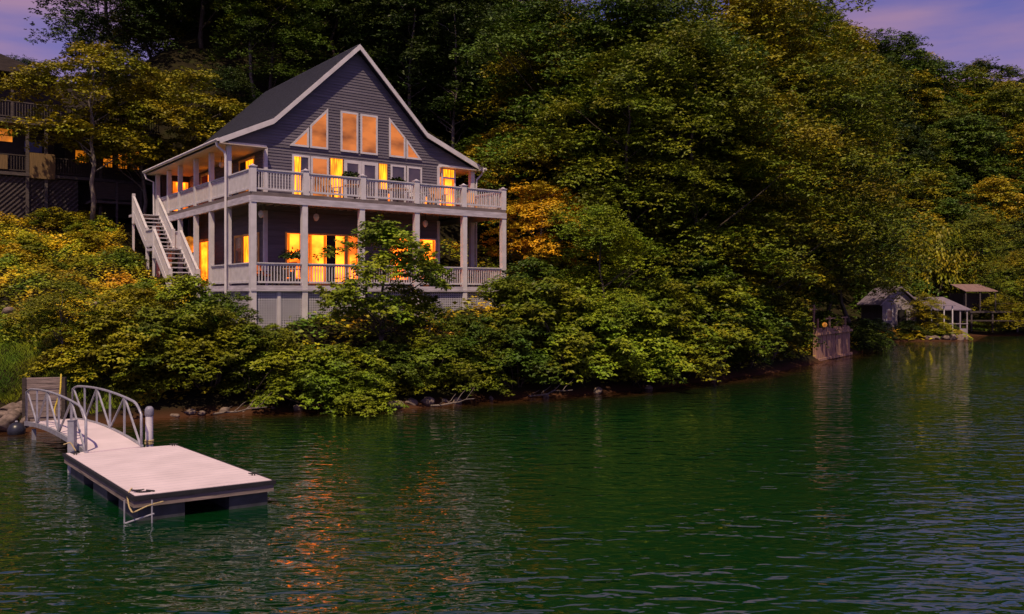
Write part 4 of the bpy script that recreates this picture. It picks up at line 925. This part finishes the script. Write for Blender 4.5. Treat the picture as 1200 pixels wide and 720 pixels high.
PR['bushA'] = tree_proto('shore_bush', 31, 2.9, 2.1, 0.25, 46, 46, 0.15, 0.62, cat='bush', trunk_r=0.035, prof='top', limbs=14)
PR['bushB'] = tree_proto('shore_bush', 32, 2.4, 2.4, 0.15, 46, 46, 0.15, 0.66, cat='bush', trunk_r=0.035, prof='top', limbs=14, flat=0.35)
PR['bushC'] = tree_proto('shore_bush', 33, 3.4, 2.0, 0.3, 50, 46, 0.16, 0.60, cat='bush', trunk_r=0.04, prof='spread', limbs=14)
PR['tuft'] = tree_proto('bank_shrub', 34, 0.95, 0.85, 0.05, 18, 30, 0.12, 0.34, cat='bush', trunk_r=0.014, prof='top', limbs=8)
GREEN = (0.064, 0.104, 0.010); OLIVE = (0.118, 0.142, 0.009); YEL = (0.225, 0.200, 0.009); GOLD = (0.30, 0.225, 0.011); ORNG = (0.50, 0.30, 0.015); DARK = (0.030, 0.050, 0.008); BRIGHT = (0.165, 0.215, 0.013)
CW = {GREEN: 'mid green', OLIVE: 'olive green', YEL: 'yellow green', GOLD: 'golden', ORNG: 'orange', DARK: 'dark green', BRIGHT: 'bright green'}
def plant(kind, x, y, s, col, label, group=None, rz=None, sz=None, dz=0.0):
    v = random.uniform(0.88, 1.12)
    c = tuple(q * v for q in col)
    o = copy_tree(PR[kind], (x, y, th(x, y) + dz), random.uniform(0, 6.28) if rz is None else rz, (s, s, sz or s), label, group, c)
    return o
def pt(kind, px, Y, s, col, label, **k): return plant(kind, (px - 600) / 1000 * Y, Y, s, col, label, **k)
PLACED = []
def keytree(kind, px, Y, s, col, label, **k):
    PLACED.append(((px - 600) / 1000 * Y, Y)); return pt(kind, px, Y, s, col, label, **k)
# trees one can single out in the photograph
keytree('small', 448, 34.3, 0.95, BRIGHT, 'spreading small tree with open dark branches in front of the lattice skirt', rz=0.6)
keytree('small', 497, 34.2, 0.52, OLIVE, 'thin reddish sapling leaning in front of the right lower windows', rz=2.2)
keytree('bigC', 705, 40.0, 0.52, BRIGHT, 'broad bright yellow green tree right beside the house, hanging over the shore', dz=-0.4)
keytree('maple', 634, 45.0, 0.62, ORNG, 'golden orange tree seen behind the right porch posts')
keytree('maple', 600, 54.0, 0.78, GOLD, 'golden tree behind the lower right porch, left of the orange one')
keytree('maple', 108, 47.5, 0.86, YEL, 'yellow green tree in front of the dark lodge', rz=1.0, dz=0.9)
keytree('maple', 168, 50.5, 0.80, YEL, 'yellow green tree with a pale trunk left of the house stairs', rz=2.6)
keytree('maple', 226, 54.0, 0.92, YEL, 'yellow leaved tree with a straight grey trunk behind the porch roof', rz=4.0)
keytree('bigA', 318, 63.0, 0.72, GREEN, 'dark green tree low behind the left slope of the slate roof'); keytree('bigC', 268, 57.5, 0.55, DARK, 'small dark tree between the grey trunk and the slate roof')
keytree('tall', 295, 62.0, 0.75, OLIVE, 'slim olive tree just left of the slate roof')
keytree('bigA', 735, 47.0, 0.92, OLIVE, 'large olive tree behind the bright shore tree'); keytree('bigB', 815, 48.0, 0.98, OLIVE, 'tall layered olive tree in the middle of the right shore')
keytree('bigC', 868, 52.0, 1.05, YEL, 'yellow tinged broad tree above the right shore, left of the bulkhead'); keytree('bigA', 940, 60.0, 1.2, OLIVE, 'large tree rising directly behind the timber bulkhead')
keytree('bigB', 988, 71.0, 0.98, YEL, 'layered yellow green tree left of the far cottage'); keytree('bigA', 655, 55.0, 1.1, GREEN, 'tall dark tree rising right of the gable')
keytree('bigC', 770, 59.0, 1.4, OLIVE, 'high rounded crown above the middle of the right shore'); keytree('bigA', 860, 64.0, 1.45, YEL, 'tall yellow tipped crown high above the right shore')
keytree('bigB', 935, 68.0, 1.45, OLIVE, 'tallest crown at the edge of the sky, top right'); keytree('maple', 12, 66.0, 0.72, DARK, 'dark tree against the sky at the far left above the lodge roof')
keytree('maple', 1084, 80.0, 0.36, YEL, 'slender young tree in front of the cottage porch'); keytree('bigC', 1150, 100.0, 0.9, OLIVE, 'rounded tree behind the pink roofed boathouse')
keytree('bigC', 1200, 89.5, 0.62, YEL, 'yellow green tree right of the boathouse at the frame edge'); keytree('maple', 72, 29.5, 0.27, OLIVE, 'thin dark sapling on the grass bank above the plank wall')
keytree('willow', 1100, 101.0, 0.95, YEL, 'weeping yellow green tree behind the low cabin'); keytree('farC', 1040, 96.0, 0.8, GREEN, 'dark tree behind the small cottage')

# forest fill
rngf = random.Random(42)
def blocked(x, y, pad=0):
    t, s = to_house(x, y)
    if -3.2 - pad < t < 15.2 + pad and -6 < s < 18 + pad: return True
    t2 = (x - LX) * UX + (y - LY) * UY; s2 = -(x - LX) * UY + (y - LY) * UX
    if -10 < t2 < 10 and -14 < s2 < 11: return True
    if x > 31 and y < 97: return True
    for px_, py_ in PLACED:
        if math.hypot(x - px_, y - py_) < 4.2: return True
    return False
NAMECOUNT = {}
def region(px, py, Y):
    if px < 130: a = 'above the lodge'
    elif px < 300: a = 'left of the slate roof'
    elif px < 430: a = 'behind the roof ridge'
    elif px < 560: a = 'right of the gable peak'
    elif px < 680: a = 'above the right porch'
    elif px < 790: a = 'above the shore tree'
    elif px < 900: a = 'over mid right shore'
    elif px < 1000: a = 'above the bulkhead'
    elif px < 1060: a = 'above the small cottage'
    elif px < 1120: a = 'above the low cabin'
    elif px < 1170: a = 'above the boathouse'
    else: a = 'at right frame edge'
    if py < 30: b = 'topmost'
    elif py < 90: b = 'high up'
    elif py < 150: b = 'on the upper slope'
    elif py < 210: b = 'half way up'
    elif py < 270: b = 'on the lower slope'
    else: b = 'near the shore'
    return a, b
pts_f = []
def fill(step, y0, y1, k0, k1, far):
    y = y0
    while y < y1:
        x = k0(y) * y
        while x < k1(y) * y:
            X = x + rngf.uniform(-.38, .38) * step; Y_ = y + rngf.uniform(-.38, .38) * step
            x += step
            if blocked(X, Y_): continue
            z = th(X, Y_)
            if z < 1.2: continue
            pts_f.append((X, Y_, z, far))
        y += step * (0.92 if not far else 0.95)
fill(6.3, 44, 82, lambda y: -0.66, lambda y: 0.46, False)
fill(6.5, 82, 100, lambda y: -0.46, lambda y: 0.12, False)
fill(7.0, 84, 190, lambda y: 0.30, lambda y: 0.68, True)
TEX = {'bigA': 'full crowned', 'bigB': 'layered', 'bigC': 'rounded', 'tall': 'tall slim', 'maple': 'spreading', 'farA': 'full crowned', 'farB': 'layered', 'farC': 'rounded'}
FILLS = []
for X, Y_, z, far in pts_f:
    k = X / Y_
    if far: kind = rngf.choice(['farA', 'farB', 'farC']); s = rngf.uniform(.72, 1.08)
    else: kind = rngf.choice(['bigA', 'bigB', 'bigC', 'tall', 'bigA', 'bigC']); s = rngf.uniform(.72, 1.02)
    if k > 0 and not far : s *= 1.22
    if k < -0.48: s *= .5; kind = rngf.choice(['maple', 'bigA'])
    elif -0.36 < k < 0.0 and Y_ < 75: kind = rngf.choice(['tall', 'tall', 'bigB', 'maple'])
    w = {True: [GREEN, OLIVE, OLIVE, YEL, DARK, GOLD, GREEN], False: [GREEN, OLIVE, OLIVE, YEL, DARK]}[far]
    col = rngf.choice(w)
    if -0.34 < k < 0.02: col = rngf.choice([DARK, DARK, GREEN])  # shade of the woods behind the house put into the leaf colour
    a, b = region(600 + 1000 * k, 346 - 1000 * (z + 8 * s - CAMZ) / Y_, Y_)
    lab = '%s %s tree %s, %s' % (TEX[kind], CW[col], b, a)
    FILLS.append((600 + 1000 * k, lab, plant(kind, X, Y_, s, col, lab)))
# bushes along the shore
BUSH = [  # px, Y, kind, scale, colour, label
 (122, 29.9, 'bushB', .75, YEL, 'yellow green bush directly right of the plank wall'), (146, 30.2, 'bushA', .9, YEL, 'yellow bush second right of the plank wall'), (190, 30.8, 'bushA', .95, OLIVE, 'rounded olive bush above the gangway end'),
 (165, 33.2, 'bushB', .75, YEL, 'yellow bush below the foot of the stairs'), (213, 33.8, 'bushC', .75, BRIGHT, 'bright bush right below the stair foot'), (240, 31.4, 'bushC', .85, OLIVE, 'tall olive bush left of the house corner'),
 (264, 33.4, 'bushC', .72, GREEN, 'dark leafy bush touching the house corner post'), (296, 31.5, 'bushA', .85, OLIVE, 'olive bush below the house corner at mid bank'), (322, 33.4, 'bushA', .5, BRIGHT, 'bush against the left lattice panel'),
 (345, 31.6, 'bushB', .85, BRIGHT, 'bright green bush in front of the second porch post'), (392, 31.7, 'bushB', .9, BRIGHT, 'bright green overhanging bush left of the small tree'), (425, 31.0, 'bushB', .62, BRIGHT, 'low bright branch bush hanging over the water'),
 (440, 32.6, 'bushA', .6, GREEN, 'green bush at the foot of the small tree'), (498, 33.2, 'bushB', .7, OLIVE, 'olive bush right of the small tree'), (550, 35.4, 'bushC', .72, GREEN, 'green bush below the middle of the right lattice'),
 (548, 34.5, 'bushB', .75, OLIVE, 'low olive bush at the waterline below the right lattice'), (598, 37.6, 'bushC', .95, OLIVE, 'tall bush at the right end of the deck'), (600, 35.6, 'bushA', .95, GREEN, 'dark bush at the waterline right of the house'),
 (648, 37.0, 'bushC', 1.15, OLIVE, 'tall olive bush left below the bright tree'), (690, 37.8, 'bushB', 1.15, BRIGHT, 'bright bush at the foot of the bright tree'), (740, 38.8, 'bushA', 1.25, BRIGHT, 'bright bush at the water, right of the bright tree'),
 (780, 41.0, 'bushC', 1.2, OLIVE, 'olive bush filling the bank right of the bright tree'), (800, 41.3, 'bushB', 1.0, YEL, 'yellow tipped bush over the water in mid shore'), (838, 43.8, 'bushC', 1.3, OLIVE, 'large olive bush on the right shore'),
 (870, 46.0, 'bushA', 1.25, GREEN, 'green bush overhanging the dark right shore'), (893, 48.4, 'bushC', 1.15, OLIVE, 'olive bush two places left of the bulkhead'), (912, 50.6, 'bushA', .85, GREEN, 'dark bush directly left of the bulkhead'),
 (1010, 64.5, 'bushA', 0.8, DARK, 'dark bush directly right of the bulkhead'), (1018, 70.0, 'bushB', 0.8, GREEN, 'low green bush between bulkhead and cottage'), (1026, 76.0, 'bushA', 0.7, DARK, 'dark bush left in front of the cottage'),
 (1066, 79.3, 'bushB', .55, DARK, 'dark low bush below the cottage porch'), (1092, 79.6, 'bushA', .75, YEL, 'yellow bush in front of the low cabin'), (1102, 82.0, 'bushA', .6, OLIVE, 'olive bush right in front of the low cabin'),
 (625, 40.0, 'bushC', .9, GREEN, 'green bush behind the right end of the deck'),
 (470, 32.9, 'bushB', .6, GREEN, 'low green bush at the red mud patch'), (820, 45.0, 'bushC', 1.4, GREEN, 'tall dark bush behind the mid shore bushes'), (952, 59.5, 'bushC', 1.0, GREEN, 'bush growing behind the bulkhead top'),
 (1188, 98.0, 'bushC', 1.4, OLIVE, 'bush right behind the boathouse deck')]
for px, Y_, kd, s, col, lb in BUSH: pt(kd, px, Y_, s, col, lb, group='bushes along the bank')
# low shrubs of the planted bank
n = 0
for i in range(400):
    X = rngf.uniform(-30, -11); Y_ = rngf.uniform(31, 50); t, s = to_house(X, Y_)
    if t > -2.2 or X / Y_ > -.38 or (X - LX) * -UY + (Y_ - LY) * UX > -.3: continue
    if n >= 38: break
    px = 600 + 1000 * X / Y_; py = 346 - 1000 * (th(X, Y_) - CAMZ) / Y_
    if px < -40: continue
    col = rngf.choice([YEL, GOLD, OLIVE, YEL, BRIGHT, YEL])
    lb = 'low %s bank shrub %s %s' % (CW[col], 'left of the sapling,' if px < 60 else 'above the sapling,' if px < 120 else 'near the stairs,', 'under the lodge' if py < 270 else 'half way up' if py < 330 else 'by the rocks')
    FILLS.append((px, lb, plant('tuft', X, Y_, rngf.uniform(.5, 1.05), col, lb))); n += 1
def name_fills():
    by = {}
    for px, lab, o in FILLS: by.setdefault(lab, []).append((px, o))
    for lab, L_ in by.items():
        if len(L_) == 1: continue
        L_.sort(key=lambda q: q[0]); k = len(L_)
        W_ = {2: ['left one', 'right one'], 3: ['left one', 'middle one', 'right one'], 4: ['leftmost', 'second from left', 'second from right', 'rightmost'], 5: ['leftmost', 'second from left', 'middle one', 'second from right', 'rightmost'], 6: ['leftmost', 'second from left', 'third from left', 'third from right', 'second from right', 'rightmost']}.get(k)
        g = lab.split(',')[0].replace(' tree ', ' trees ').replace(' shrub ', ' shrubs ')
        for i, (px, o) in enumerate(L_):
            if W_: o['label'] = lab + ', ' + W_[i]
            o['group'] = g + (' set' if W_ is None else '')
name_fills()

# ground cover, grass and far lawn: uncountable
def scatter(name, N, xr, yr, cond, leaf, hgt, m, label, cat, seed, upright=0.0):
    rng = np.random.RandomState(seed); X = rng.uniform(*xr, N); Y = rng.uniform(*yr, N); k = cond(X, Y); X = X[k]; Y = Y[k]; Z = terr(X, Y); n_ = len(X)
    h = hgt * (0.45 + 0.55 * np.clip(pnoise(X, Y, 1.3, seed), -1, 1)) * rng.uniform(0.2, 1.15, n_)
    P = np.stack([X, Y, Z + np.clip(h, 0.02, None)], 1); a = rng.rand(n_) * 6.283
    D = np.stack([np.cos(a), np.sin(a), rng.uniform(-.3, .3, n_) + upright * 3], 1); Nn = np.stack([np.zeros(n_), -.35 * np.ones(n_), np.ones(n_)], 1) + rng.normal(size=(n_, 3)) * .45
    if upright: Nn = np.stack([np.cos(a + 1.5), np.sin(a + 1.5), np.zeros(n_)], 1)
    tone = np.clip(.45 + .3 * pnoise(X, Y, 0.9, seed + 4) + rng.normal(size=n_) * .15, 0, 1)
    o = quads(name, leaves(P, D, Nn, leaf * rng.uniform(.6, 1.4, n_), .09 if upright else .28), tone, m); tag(o, label, cat, kind='stuff')
def c_bank(X, Y):
    t, s = to_house(X, Y); sl = -(X - LX) * UY + (Y - LY) * UX
    return (t < -1.6) & (sl < 1.5) & (X / Y > -.75) & (Y > np.interp(X, SH[:, 0], SH[:, 1]) + 4.0) & (Y > 30.5)
scatter('ground_cover', 210000, (-36, -8), (30, 58), c_bank, 0.13, 0.62, M['cover'], 'low yellow and orange ground cover plants on the left bank', 'ground cover', 3)
def c_grass(X, Y):
    d = Y - np.interp(X, SH[:, 0], SH[:, 1]); return (d > 1.1) & (d < 6.5) & (X < -12.4) & ~((abs(X + 14.95) < 1.1) & (Y < 28.4))
scatter('grass', 110000, (-34, -11), (26.5, 34), c_grass, 0.15, 0.10, M['lawn'], 'bright grass strip above the boulders on the left shore', 'grass', 6, 0.5)
def c_under(X, Y):
    t, s = to_house(X, Y); d = Y - np.interp(X, SH[:, 0], SH[:, 1]); return (d > .9) & (d < 22) & ~((t > -.3) & (t < 13.3) & (s > -.2) & (s < 15)) & ~((X < -13) & (Y < 50) & (t < -1.6))
scatter('undergrowth', 150000, (-16, 30), (29, 80), c_under, 0.22, 0.7, M['cover'], 'dark undergrowth beneath the shoreline trees', 'undergrowth', 8)
def c_lawn(X, Y): d = Y - np.interp(X, SH[:, 0], SH[:, 1]); return (d > .9) & (d < 16)
scatter('lawn', 60000, (38, 75), (84, 108), c_lawn, 0.3, 0.12, M['lawn'], 'strip of green lawn on the far right shore', 'lawn', 10, 0.3)
def c_far(X, Y): d = Y - np.interp(X, SH[:, 0], SH[:, 1]); return (d > .2) & (d < 2.4)
scatter('shore_plants', 9000, (31, 46), (76.5, 92), c_far, 0.35, 0.5, M['cover'], 'orange and yellow plants on the small stony spit by the cabin', 'shore plants', 12)
for i, px in enumerate((1088, 1096, 1106, 1115, 1124, 1132)):
    Y_ = 78.3 + 0.1 * i; boulder((px - 600) / 1000 * Y_, Y_ + (0.5 if px > 1125 else 0), 1.1, i, ('reddish stone at the left end of the far spit', 'second reddish stone from the left on the far spit', 'reddish stone in the middle of the far spit, left one', 'reddish stone in the middle of the far spit, right one', 'stone near the tip of the far spit', 'last stone at the tip of the far spit')[i], 'stones of the far spit', z=0.1)
for i, (px, py, lb) in enumerate([(462, 479, 'flat reddish rock at the water right of the overhanging bush'), (480, 477, 'reddish rock on the mud patch below the deck'), (500, 476, 'small reddish rock right of the mud patch')]):
    Y_ = 4.2 / ((py - 346) / 1000); boulder((px - 600) / 1000 * Y_, Y_ + .1, 0.75, i, lb, 'rocks of the mud patch', z=0.05)

# stones, roots and fallen branches along the waterline
for i, (px, off) in enumerate([(205, .1), (222, .3), (236, 0), (262, .2), (285, .1), (318, .3), (350, 0), (520, .2), (536, .1), (575, .2), (640, .1), (700, .2), (760, .1), (835, .2)]):
    for Y_ in np.arange(25, 60, .1):
        if th((px - 600) / 1000 * Y_, Y_) > -.02: break
    boulder((px - 600) / 1000 * (Y_ + off), Y_ + off, (.35, .6, .4, .5, .3)[i % 5], i, 'small wet stone at the waterline, number of stones from the left: %s' % ('one two three four five six seven eight nine ten eleven twelve thirteen fourteen'.split()[i]) if False else ('small wet stone at the waterline ' + ['right of the pale piling', 'below the tall bank bush, left one', 'below the tall bank bush, right one', 'below the house corner', 'left of the overhanging bushes', 'under the left overhanging bush', 'under the bright overhanging bush', 'right of the mud patch', 'below the right end of the lattice', 'below the right end of the deck', 'left below the bright tree', 'below the bright tree', 'right of the bright tree', 'in mid right shore shade'][i]), 'stones along the waterline', z=0.0)
for i, (px, Y_, a, L_, lb) in enumerate([(250, 29.9, .3, 2.2, 'bare fallen branch lying at the waterline right of the piling'), (505, 32.1, -.4, 1.8, 'bare fallen branch by the red mud patch'), (610, 35.2, .5, 2.4, 'bare fallen branch at the water below the deck end')]):
    mb = MB(); rg = np.random.RandomState(i); tube_tree(mb, (0, 0, 0), (L_ * math.cos(a), -L_ * .35, .35), .045, .012, rg, 6, .08, 6)
    for q in range(4): tube_tree(mb, (L_ * .2 * (q + 1) * math.cos(a), -L_ * .07 * (q + 1), .07 * (q + 1)), (L_ * .2 * (q + 1.6), -L_ * .1 + rg.normal() * .3, .3 + .15 * q), .02, .006, rg, 3, .04, 5)
    o = mb.build('fallen_branch', M['barkp'], None, ((px - 600) / 1000 * Y_, Y_, .03), True); tag(o, lb, 'branch', 'fallen branches')

# the prototypes themselves are only sources: remove them
for p in PR.values():
    for c in KIDS[p.name]: bpy.data.objects.remove(c)
    bpy.data.objects.remove(p)
